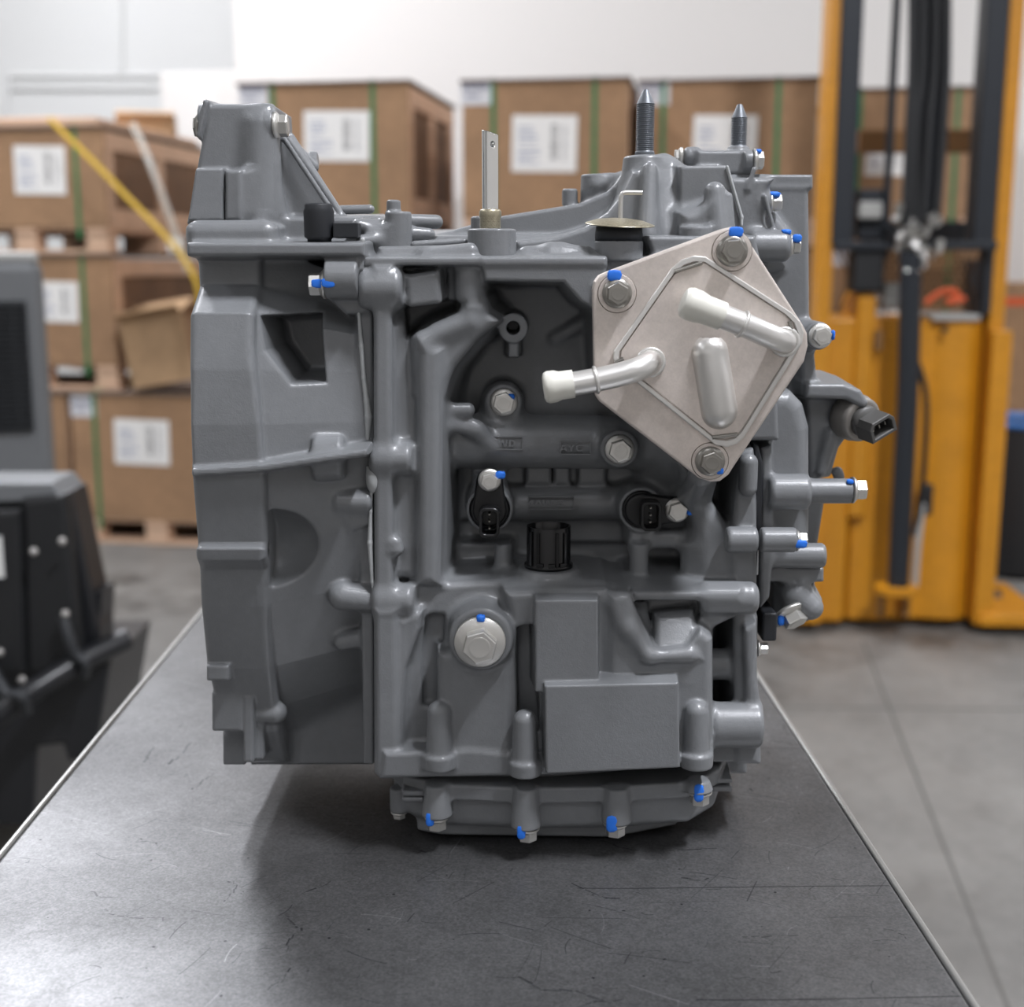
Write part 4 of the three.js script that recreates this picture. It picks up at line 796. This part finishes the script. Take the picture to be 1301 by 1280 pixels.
// ---- oil pan
{
  const s = new Solid();
  const plan = [[496, -84], [512, -58], [560, -41], [667, -34], [780, -36], [886, -46], [915, -72], [925, -120], [925, -280], [496, -280]];
  s.profY(984, 1004, plan, { ym: 990, r: 2, k: 2, z: -60 });
  s.profY(1000, 1056, plan.map(([x, z], i) => [x + (i < 5 ? 6 : -6), z - 8]), { ym: 995, r: 10, k: 4, z: -45, taper: -0.0 });
  s.add(FN('profY', 1048, 1075, [[530, -70], [560, -62], [780, -58], [860, -80], [860, -200], [530, -200]], { ym: 1050, r: 3, z: -45 }), { k: 5 });
  for (const [x, y0, y1, z] of [[555, 996, 1036, -42], [668, 1000, 1050, -32], [784, 1000, 1044, -36], [887, 990, 1004, -46]]) { s.cyl([x, y0, z], [x, y1, z], 14, { ax: 'y', k: 5, rb: 20, r: 1.5 }); }
  s.cyl([507, 1000, -72], [507, 1031, -72], 12, { ax: 'y', k: 4 });
  s.rect(511, 1006, 538, 1012, -46, -80, { r: 1, k: 1 }); s.rect(511, 1014, 538, 1020, -46, -80, { r: 1, k: 1 });
  s.rect(905, 990, 931, 996, -70, -120, { r: 1, k: 1 }); s.rect(905, 1000, 930, 1007, -70, -120, { r: 1, k: 1 });
  mesh('oil_pan', s.mesh([-0.1, TABLE_Y - 0.012, -0.29], [0.17, 0.985, -0.01], 0.0013, GO), M.paint, gear, 'grey cast oil pan under the case');
}

// ---- bolts
function hexHead(r, h, fl, washerH) {       // +y outward; r across corners / 2
  const g = [];
  const sh = new THREE.Shape(); for (let i = 0; i < 6; i++) { const a = i * Math.PI / 3, m = i ? 'lineTo' : 'moveTo'; sh[m](Math.cos(a) * r, Math.sin(a) * r); } sh.closePath();
  const e = new THREE.ExtrudeGeometry(sh, { depth: h - r * 0.12, bevelEnabled: true, bevelSize: r * 0.1, bevelThickness: r * 0.12, bevelSegments: 2, bevelOffset: -r * 0.1 });
  e.rotateX(-Math.PI / 2); g.push(e.translate(0, washerH, 0));
  if (fl) g.push(lathe([[0, -0.0005], [fl, -0.0005], [fl, washerH * 0.45], [fl * 0.97, washerH * 0.6], [r * 0.95, washerH + r * 0.12], [0, washerH + r * 0.12]], 36));
  g.push(lathe([[r * 0.62, h + washerH - 0.0001], [r * 0.62, h + washerH + r * 0.03], [r * 0.5, h + washerH + r * 0.01], [0, h + washerH + r * 0.01]], 24));
  return merge(g);
}
const markGeo = (() => { const g = new THREE.SphereGeometry(0.5, 14, 10), p = g.attributes.position; for (let i = 0; i < p.count; i++) { const v = new V3().fromBufferAttribute(p, i), m = Math.pow(Math.abs(2 * v.x), 4) + Math.pow(Math.abs(2 * v.y), 4) + Math.pow(Math.abs(2 * v.z), 4), k = Math.pow(m || 1, -0.25) * (1 + 0.16 * N3(v.x * 5 + 3, v.y * 5, v.z * 5)); v.multiplyScalar(k); p.setXYZ(i, v.x, v.y, v.z); } g.computeVertexNormals(); return g; })();
// mark: [dx, dy, dz, w, h, d] mm blob offset in gearbox axes from the seat
function bolt(px, py, z, dir, rpx, o = {}) {
  const r = rpx * pxm(py, z / 1000), pos = L(px, py, z), d = new V3(...dir).normalize();
  const b = mesh('bolt', orient(hexHead(r * (o.hex ?? 0.82), r * (o.h ?? 0.75), r * (o.fl ?? 1.05), r * 0.3), pos, d, o.roll ?? 0.3), o.mat || M.zinc, gear, o.label);
  for (const m of o.marks || []) {
    const [x, y, zz, w, h, dd] = m; const g = markGeo.clone(); g.scale(w / 1000, h / 1000, dd / 1000); g.translate(pos.x + x / 1000, pos.y + y / 1000, pos.z + zz / 1000);
    mesh('paint_mark', g, M.blueMark, b, 'blue paint check mark');
  }
  return b;
}
const XP = [1, 0, 0], XN = [-1, 0, 0], ZP = [0, 0, 1], YN = [0, -1, 0];
bolt(414, 361, -44, XN, 18, { h: 0.85, marks: [[-4, 0.5, 9.2, 9, 5.5, 1.2], [3.5, 1, 13.4, 9, 6, 1]] });
bolt(640, 511, -90, ZP, 17, { marks: [[5.5, 4, 5, 5, 5, 6]] });
bolt(787, 571, -77, ZP, 18);
bolt(622, 610, -77, ZP, 14, { marks: [[8, 4, 2.5, 7, 5.5, 4]] });
bolt(860, 648, -79, ZP, 15, { marks: [[9, 0, 3, 4.5, 7, 4]] });
bolt(610, 815, -24, ZP, 33, { fl: 1.0, hex: 0.68, h: 0.62, roll: 0.28, label: 'large flanged drain bolt', marks: [[0.6, 17.6, 3, 6, 5, 6]] });
bolt(784, 373, 1.5, ZP, 18, { mat: M.steelDark, roll: 0.5, marks: [[-2, 11.5, 1.5, 9, 7, 2.2]] });
bolt(930, 319, 1.5, ZP, 19, { mat: M.steelDark, roll: 0.1, marks: [[2, 12, 1.5, 9, 6.5, 2.2]] });
bolt(902, 586, 1.5, ZP, 18, { mat: M.steelDark, roll: 0.35, marks: [[6.5, -6.5, 1.5, 5, 4.5, 2.2]] });
bolt(1042, 427, -106, ZP, 15, { marks: [[8, 1, 6, 2.5, 7, 5]] });
bolt(977, 258, -122, XP, 13, { h: 0.9, marks: [[2, 6, 2, 11, 4, 8]] });
bolt(1002, 312, -108, XP, 14, { h: 0.7, marks: [[-3, 9.5, 3, 7, 4, 9], [4.5, 5, 7, 6.5, 5.5, 3]] });
bolt(1082, 623, -98, XP, 16, { h: 0.8, marks: [[-3.2, 7.5, 6.5, 5, 3.5, 3.5]] });
bolt(1011, 687, -60, XP, 13, { h: 0.75, marks: [[2, -1, 7.2, 9, 6, 4]] });
bolt(957, 204, -150, XP, 14, { h: 0.6, marks: [[3, 6.5, 2, 5, 3, 6]] });
bolt(962, 824, -80, XP, 10, { h: 1 });
bolt(1004, 776, -92, [0.35, -0.75, 0.6], 19, { fl: 1.1, marks: [[-8, -6, 6, 5, 8, 4]] });
bolt(256, 161, -96, XN, 16, { h: 0.25, mat: M.steelDark }); bolt(349, 160, -88, XP, 17, { h: 0.7, mat: M.zinc });
bolt(866, 199, -160, XN, 11, { h: 0.5 });
for (const [x, y, z, mk] of [[555, 1037, -42, [-4.5, 1, 9, 6, 10, 2.5]], [670, 1051, -32, [-4.5, 0, 9.5, 6, 10, 2.5]], [782, 1045, -36, [-3.5, 3, 10, 8, 12, 2.5]], [889, 1005, -46, [-2, 2, 9.5, 7, 13, 2.5]]]) bolt(x, y, z, YN, 15, { h: 0.85, marks: [mk] });
bolt(507, 1031, -72, YN, 10, { h: 0.6 });

// ---- sealant bead between bell housing and case
{
  const pts = [[461, 305], [457, 325], [453, 340], [453, 376], [456, 400], [459, 440], [462, 480], [466, 510], [468, 530], [467, 560], [466, 578]], r = [3, 2.2, 1.2, 1, 2, 3, 3, 4, 5, 2.5, 1];
  const bead = new Solid(); for (let i = 0; i < pts.length - 1; i++) bead.cap([...pts[i], i < 3 ? -42 : -50], [...pts[i + 1], i < 2 ? -42 : -50], r[i], r[i + 1], { k: 1 });
  const p2 = [[472, 622], [471, 650], [470, 690], [473, 740], [475, 760]], r2 = [2, 2.2, 3.5, 2.2, 1];
  bead.ell(474, 610, -44, 9, 17, 5, { k: 1 }); bead.cap([467, 594, -44], [471, 606, -44], 2, 5, { k: 2 });
  for (let i = 0; i < p2.length - 1; i++) bead.cap([...p2[i], -44], [...p2[i + 1], -44], r2[i], r2[i + 1], { k: 1 });
  mesh('sealant_bead', bead.mesh([-0.125, 1.06, -0.07], [-0.085, 1.36, -0.03], 0.0007, GO), M.sealant, gear, 'pale grey squeezed-out sealant');
  const seam = new Solid(); seam.cap([963, 700, -64], [962, 730, -64], 1.2, 1.5, {}); seam.cap([924, 212, -103], [942, 276, -103], 2, 2.4, { k: 1 }); seam.cap([942, 276, -103], [942, 286, -102], 2.4, 2, { k: 1 });
  mesh('sealant_bead', seam.mesh([0.12, 1.1, -0.12], [0.18, 1.42, -0.05], 0.0007, GO), M.sealant, gear, 'pale grey squeezed-out sealant');
}
// ---- oil cooler
{
  const z0 = 0, sh = (pts, z, hole) => { const s = new THREE.Shape(pts.map(([x, y]) => { const p = L(x, y, z); return new THREE.Vector2(p.x, p.y); })); return s; };
  const outer = [[753, 368], [755, 358], [761, 350], [772, 345], [918, 291], [930, 288], [939, 290], [946, 297], [1020, 412], [1026, 424], [1027, 440], [1022, 460], [935, 590], [926, 604], [915, 612], [903, 613], [888, 608], [762, 511], [757, 504], [755, 494]];
  const tray = [[779, 455], [780, 446], [853, 341], [866, 330], [881, 325], [896, 326], [1004, 396], [1016, 408], [1021, 422], [1019, 436], [945, 556], [936, 564], [924, 568], [909, 566], [790, 471], [782, 464]];
  const inset = (pts, k) => { const c = pts.reduce((a, p) => [a[0] + p[0] / pts.length, a[1] + p[1] / pts.length], [0, 0]); return pts.map(([x, y]) => [c[0] + (x - c[0]) * k, c[1] + (y - c[1]) * k]); };
  const ext = (s, d, b) => { const g = new THREE.ExtrudeGeometry(s, { depth: d - 2 * b, bevelEnabled: true, bevelThickness: b, bevelSize: b, bevelOffset: -b, bevelSegments: 3, curveSegments: 24 }); g.translate(0, 0, b); return g; };
  const zl = L(850, 450, 0).z;
  const oc = new THREE.Group(); oc.name = 'oil_cooler'; oc.userData.label = 'square silver oil cooler with two capped pipes'; gear.add(oc);
  mesh('mounting_plate', boxUV(ext(sh(outer, 0), 0.012, 0.0018).translate(0, 0, zl - 0.0125)), M.alu, oc, 'rounded square aluminium plate');
  const ring = sh(tray, 2); const hole = sh(inset(tray, 0.955), 2); ring.holes.push(hole);
  mesh('raised_rim', boxUV(ext(ring, 0.0035, 0.0008).translate(0, 0, zl - 0.0005)), M.aluBright, oc);
  mesh('core_panel', boxUV(ext(sh(inset(tray, 0.925), 1), 0.0032, 0.0007).translate(0, 0, zl - 0.001)), M.alu, oc, 'flat panel inside the rim');
  // dark groove clips at the corners
  for (const [a, b] of [[[857, 345], [892, 334]], [[1003, 408], [1011, 438]], [[937, 552], [905, 556]], [[781, 462], [792, 456]]]) mesh('corner_clip', bar(L(...a, 3), L(...b, 3), 0.0014, 8), M.steelDark, oc);
  // seat discs under bolts
  for (const [x, y, r] of [[784, 373, 25], [930, 319, 26], [902, 586, 24]]) mesh('bolt_seat', orient(lathe([[0, 0], [r * pxm(y, 0), 0], [r * pxm(y, 0) - 0.001, 0.0014], [0, 0.0014]], 36), L(x, y, -0.4), new V3(0, 0, 1)), M.alu, oc);
  // long pressed bulge
  const bul = new Solid(); bul.cap([901, 448, -1], [913, 522, -1], 24, 24, { k: 0 }); bul.add(FN('poly', [[700, 300], [1100, 300], [1100, 700], [700, 700]], 14, -20, { r: 0, dr: 0 }), { cut: true, k: 5 });
  mesh('pressed_bulge', bul.mesh([0.10, 1.16, -0.02], [0.18, 1.28, 0.03], 0.0009, GO), M.aluBright, oc, 'long rounded bulge');
  const pipe = (path, r, capAt, bead) => {
    const c = new THREE.CatmullRomCurve3(path, false, 'centripetal'), p = mesh('pipe', new THREE.TubeGeometry(c, 60, r, 24, false), M.aluBright, oc, 'silver bent pipe');
    const dirAt = (t) => c.getTangent(t);
    const near = (q) => { let b = 0, m = 9; for (let i = 0; i <= 400; i++) { const w = c.getPoint(i / 400).distanceTo(q); if (w < m) { m = w; b = i / 400; } } return b; }; bead = near(bead); capAt = near(capAt);
    const bp = c.getPoint(bead), bd = dirAt(bead); mesh('bead', orient(new THREE.TorusGeometry(r * 1.02, r * 0.17, 10, 32).rotateX(Math.PI / 2), bp, bd), M.aluBright, p);
    mesh('collar', orient(new THREE.TorusGeometry(r * 1.1, r * 0.2, 10, 32).rotateX(Math.PI / 2), path[0].clone().setZ(zl + 0.003), new V3(0, 0, 1)), M.aluBright, p);
    const cp = c.getPoint(capAt), e = path[path.length - 1], d = e.clone().sub(cp), Lc = d.length();
    mesh('dust_cap', orient(lathe([[r * 0.98, 0], [r * 1.16, 0], [r * 1.18, Lc * 0.45], [r * 1.32, Lc * 0.62], [r * 1.34, Lc * 0.85], [r * 1.2, Lc * 0.97], [r * 0.9, Lc * 1.02], [0, Lc * 1.03]], 36), cp, d), M.capWhite, p, 'white plastic dust cap');
  };
  const r = 15.5 * pxm(480, 0.03);
  pipe([L(826, 460, 0), L(826, 461, 10), L(822, 464, 20), L(808, 470, 25), L(780, 478, 27), L(740, 486, 28), L(691, 493, 28)], r, L(729, 487, 28), L(757, 482, 27.5));
  pipe([L(996, 434, 0), L(996, 434, 12), L(990, 432, 22), L(975, 426, 27), L(950, 415, 30), L(915, 401, 32), L(868, 383, 33)], r, L(918, 402, 32), L(943, 412, 30.5));
}
// ---- speed sensors
{
  const sensor = (x, y, bx, by, turn) => {
    const sn = new THREE.Group(); sn.name = 'speed_sensor'; sn.userData.label = 'black plastic speed sensor'; gear.add(sn);
    const c = L(x, y, -84), b = L(bx, by, -84), s = new Solid(), u = pxm(y, -0.084);
    const r = 25 * u; mesh('sensor_body', orient(lathe([[0, -0.02], [r, -0.02], [r, 0], [r * 0.9, 0.002], [0, 0.002]], 40), c, new V3(0, 0, 1)), M.sensorBlack, sn);
    const f = new Solid(); f.cap([x, y, -82], [bx, by, -82], 22, 17, { k: 0 }); f.add(FN('poly', [[400, 300], [1100, 300], [1100, 900], [400, 900]], -78, -86, { r: 0, dr: 0 }), { cut: true, k: 1.5 });
    const P0 = P(x, y, -0.082), P1 = P(bx, by, -0.082); mesh('sensor_flange', f.mesh([Math.min(P0.x, P1.x) - 0.03, Math.min(P0.y, P1.y) - 0.03, -0.1], [Math.max(P0.x, P1.x) + 0.03, Math.max(P0.y, P1.y) + 0.03, -0.07], 0.0012, GO), M.sensorBlack, sn);
    const hw = 12 * u, hh = 18 * u, q = L(x + turn[0], y + turn[1], -78), o = new THREE.Shape();
    const rr = (sh, w, h, rad) => { sh.moveTo(-w + rad, -h); sh.lineTo(w - rad, -h); sh.absarc(w - rad, -h + rad, rad, -Math.PI / 2, 0); sh.lineTo(w, h - rad); sh.absarc(w - rad, h - rad, rad, 0, Math.PI / 2); sh.lineTo(-w + rad, h); sh.absarc(-w + rad, h - rad, rad, Math.PI / 2, Math.PI); sh.lineTo(-w, -h + rad); sh.absarc(-w + rad, -h + rad, rad, Math.PI, Math.PI * 1.5); return sh; };
    rr(o, hw, hh, hw * 0.6); o.holes.push(rr(new THREE.Path(), hw * 0.8, hh * 0.86, hw * 0.45));
    mesh('socket', new THREE.ExtrudeGeometry(o, { depth: 0.016, bevelEnabled: true, bevelSize: 0.0004, bevelThickness: 0.0004, bevelSegments: 1, curveSegments: 8 }).translate(q.x, q.y, q.z - 0.002), M.sensorBlack, sn);
    const pins = []; for (const k of [-1, 0, 1]) pins.push(box(0.0012, 0.0012, 0.008, q.x, q.y + k * hh * 0.5, q.z + 0.005, 0)); mesh('pins', pins, M.steelDark, sn);
  };
  sensor(622, 648, 622, 612, [0, 12]); sensor(815, 648, 858, 648, [10, 4]);
}
// ---- round black connector on the lower block
{
  const u = pxm(700, -0.066), r = 28 * u, c = L(697, 722, -66), h = 54 * u * 1.02, g = new THREE.Group(); g.name = 'harness_connector'; g.userData.label = 'glossy black round harness connector'; gear.add(g);
  mesh('shell', at(lathe([[0, 0], [r * 1.1, 0], [r * 1.1, h * 0.12], [r, h * 0.14], [r, h], [r * 0.9, h], [r * 0.88, h * 0.5], [0, h * 0.5]], 44), c.x, c.y, c.z), M.connBlack, g);
  for (const a of [0.35, 0.75, -0.9, -0.5]) mesh('key_rib', at(box(r * 0.14, h * 0.8, r * 0.16, 0, h * 0.52, 0, 0.0004), c.x + Math.sin(a) * r, c.y, c.z + Math.cos(a) * r, 0, a), M.connBlack, g);
  for (const a of [-0.4, 0.1, 0.6]) mesh('lock_tab', at(box(r * 0.3, h * 0.1, r * 0.1, 0, h * 0.16, 0, 0.0004), c.x + Math.sin(a) * r * 1.06, c.y, c.z + Math.cos(a) * r * 1.06, 0, a), M.connBlack, g);
}
// ---- pressure sensor on the right
{
  const g = new THREE.Group(); g.name = 'pressure_sensor'; g.userData.label = 'grey sensor with an open plug socket'; gear.add(g);
  const c = L(1077, 527, -140), d = new V3(0.42, -0.14, 0.9).normalize(), u = pxm(530, -0.13), r = 29 * u;
  mesh('hex_collar', orient(lathe([[0, 0], [r, 0], [r * 1.05, 0.004], [r * 1.05, 0.010], [r * 0.97, 0.013], [r * 0.97, 0.017], [r * 0.8, 0.019], [0, 0.019]], 40), c, d), M.collar, g);
  const q = new THREE.Quaternion().setFromUnitVectors(new V3(0, 0, 1), d), roll = new THREE.Quaternion().setFromAxisAngle(d, 0.42); q.premultiply(roll);
  const put = (geo, k) => geo.applyMatrix4(new THREE.Matrix4().compose(c.clone().addScaledVector(d, k), q, new V3(1, 1, 1)));
  mesh('neck', orient(lathe([[0, 0.016], [r * 0.72, 0.016], [r * 0.66, 0.026], [0, 0.026]], 36), c, d), M.greyConn, g);
  const w = 0.0112, h = 0.0074, o = new THREE.Shape([[-w, -h], [w, -h], [w, h * 0.4], [w * 0.7, h], [-w * 0.7, h], [-w, h * 0.4]].map(([x, y]) => new THREE.Vector2(x, y))); o.holes.push(new THREE.Path([[-w * 0.82, -h * 0.75], [-w * 0.82, h * 0.3], [-w * 0.6, h * 0.75], [w * 0.6, h * 0.75], [w * 0.82, h * 0.3], [w * 0.82, -h * 0.75]].map(([x, y]) => new THREE.Vector2(x, y))));
  mesh('socket', put(new THREE.ExtrudeGeometry(o, { depth: 0.017, bevelEnabled: true, bevelSize: 0.0005, bevelThickness: 0.0005, bevelSegments: 1 }), 0.024), M.greyConn, g);
  mesh('socket_floor', put(new THREE.BoxGeometry(w * 1.7, h * 1.6, 0.002), 0.028), M.greyConn, g);
  const pins = [-1, 0, 1].map((k) => put(box(0.001, 0.003, 0.008, k * w * 0.5, 0, 0, 0), 0.033)); mesh('pins', pins, M.steelDark, g);
}
// ---- studs, shaft, breather, caps
{
  const stud = (px, yb, yt, tip, rpx, z) => {
    const a = L(px, yb, z), b = L(px, yt, z), r = rpx * pxm(yt, z / 1000), h = b.y - a.y, n = Math.round(h * 0.8 / 0.0017), pts = [[0, 0], [r * 1.08, 0], [r * 1.05, h * 0.09], [r, h * 0.12]];
    const y0 = h * 0.13, y1 = h * tip; for (let i = 0; i < n; i++) { const y = y0 + (y1 - y0) * i / n, s = (y1 - y0) / n; pts.push([r * 0.84, y], [r, y + s * 0.4], [r, y + s * 0.6]); }
    pts.push([r * 0.92, y1], [r * 0.3, h * 0.985], [0, h]);
    mesh('stud', at(lathe(pts, 28), a.x, a.y, a.z), M.studGrey, gear, 'pointed threaded stud');
  };
  M.studGrey = std({ color: 0x61656a, roughness: 0.42, metalness: 0.4 });
  stud(819, 203, 113, 0.8, 12, -130); stud(938, 192, 132, 0.72, 10.5, -170);
  // selector shaft
  const a = L(623, 292, -76), t = L(622, 163, -76), u = pxm(230, -0.076), r = 10.5 * u, h = t.y - a.y, s = new Solid();
  // round bar with a milled flat, a slanted end and a drilled cross hole
  const A0 = a.clone().add(GO), fc = Math.cos(0.7), fs = Math.sin(0.7);
  s.add((x, y, z) => { const X = x - A0.x, Y = y - A0.y, Z = z - A0.z, f = X * fs + Z * fc;
    return Math.max(comb(Math.hypot(X, Z) - r, Math.max(-Y, Y - (h * 0.985 - (X + r) * 0.28)), 0.0003), Y > h * 0.2 ? f - r * 0.5 : f - r); }, { k: 0 });
  s.add((x, y, z) => { const X = x - A0.x, Y = y - A0.y, Z = z - A0.z; return Math.hypot(X * fc - Z * fs, Y - h * 0.84) - r * 0.34; }, { sub: true, k: 0.2 });
  mesh('selector_shaft', s.mesh([A0.x - 0.009, A0.y - 0.003, A0.z - 0.009], [A0.x + 0.009, A0.y + h + 0.003, A0.z + 0.009], 0.0005, GO), M.shaft, gear, 'polished flatted selector shaft with a cross hole');
  mesh('oil_seal', at(lathe([[r * 1.02, 0], [r * 1.28, 0.0], [r * 1.28, 0.0085], [r * 1.36, 0.009], [r * 1.36, 0.0125], [r * 1.15, 0.014], [r * 1.02, 0.014]], 32), a.x, a.y, a.z), M.brass, gear, 'brass coloured shaft collar');
  // breather with dished disc and bent wire
  const c = L(786, 309, -70), v = pxm(290, -0.07), br = new THREE.Group(); br.name = 'breather'; br.userData.label = 'rubber plug with brass disc and wire pin'; gear.add(br);
  mesh('rubber_plug', at(lathe([[0, 0], [30 * v, 0], [30.5 * v, 0.006], [29 * v, 0.0115], [18 * v, 0.0125], [16 * v, 0.016], [0, 0.016]], 40), c.x, c.y, c.z), M.rubber, br);
  mesh('dished_disc', at(lathe([[0, 0.0172], [12 * v, 0.017], [30 * v, 0.0158], [44 * v, 0.0132], [44 * v, 0.0124], [30 * v, 0.015], [12 * v, 0.0162], [0, 0.0164]], 48), c.x, c.y, c.z, 0.1, 0, -0.04), M.brass, br);
  mesh('wire_pin', tube([[c.x + 0.001, c.y + 0.015, c.z], [c.x + 0.001, c.y + 0.028, c.z], [c.x + 0.0015, c.y + 0.0325, c.z], [c.x + 0.004, c.y + 0.0345, c.z], [c.x + 0.016, c.y + 0.0345, c.z]], 0.0017, 40, 10), M.zinc, br);
  // black cap and block on the deck
  const k = L(406, 308, -60), w = pxm(290, -0.06), rb = 19 * w, hb = 48 * w;
  mesh('rubber_cap', at(lathe([[0, 0], [rb * 0.8, 0], [rb * 0.8, hb * 0.08], [rb, hb * 0.14], [rb * 1.02, hb * 0.8], [rb * 0.93, hb * 0.88], [rb * 0.93, hb * 0.96], [rb * 0.85, hb], [0, hb]], 36), k.x, k.y, k.z), M.rubber, gear, 'black rubber cap');
  const kb = L(441, 293, -62); mesh('rubber_block', box(32 * w, 19 * w, 0.02, kb.x, kb.y, kb.z, 0.001), M.rubber, gear, 'black rubber block');
}
// ---- cast lettering
{
  const { FontLoader } = await import('three/addons/loaders/FontLoader.js'); const { TextGeometry } = await import('three/addons/geometries/TextGeometry.js');
  const font = await new FontLoader().loadAsync('fonts/droid/droid_sans_bold.typeface.json');
  const plate = (txt, x0, y0, x1, y1, z, tilt = 0) => {
    const a = L(x0, y1, z), b = L(x1, y0, z), w = b.x - a.x, h = b.y - a.y, t = 0.0007;
    const parts = [box(w, t, 0.003, 0, h / 2, 0, 0), box(w, t, 0.003, 0, -h / 2, 0, 0), box(t, h, 0.003, -w / 2, 0, 0, 0), box(t, h, 0.003, w / 2, 0, 0, 0)];
    const tg = new TextGeometry(txt, { font, size: h * 0.52, depth: 0.0012, curveSegments: 3 }); tg.computeBoundingBox(); const bb = tg.boundingBox, sx = Math.min(1.5, (w * 0.78) / (bb.max.x - bb.min.x));
    tg.scale(sx, 1, 1); tg.translate(-(bb.max.x + bb.min.x) / 2 * sx, -(bb.max.y + bb.min.y) / 2, 0.0006);
    const g = merge([...parts, tg]); at(g, (a.x + b.x) / 2, (a.y + b.y) / 2, a.z, tilt);
    mesh('cast_lettering', g, M.paint, gear, 'raised cast letters ' + txt + ' in a frame');
  };
  plate('FWD', 625, 555, 664, 571, -81.6); plate('AYC', 712, 561, 750, 577, -82); plate('4AW-5', 671, 631, 729, 647, -103.2);
}
renderer.render(scene, camera);
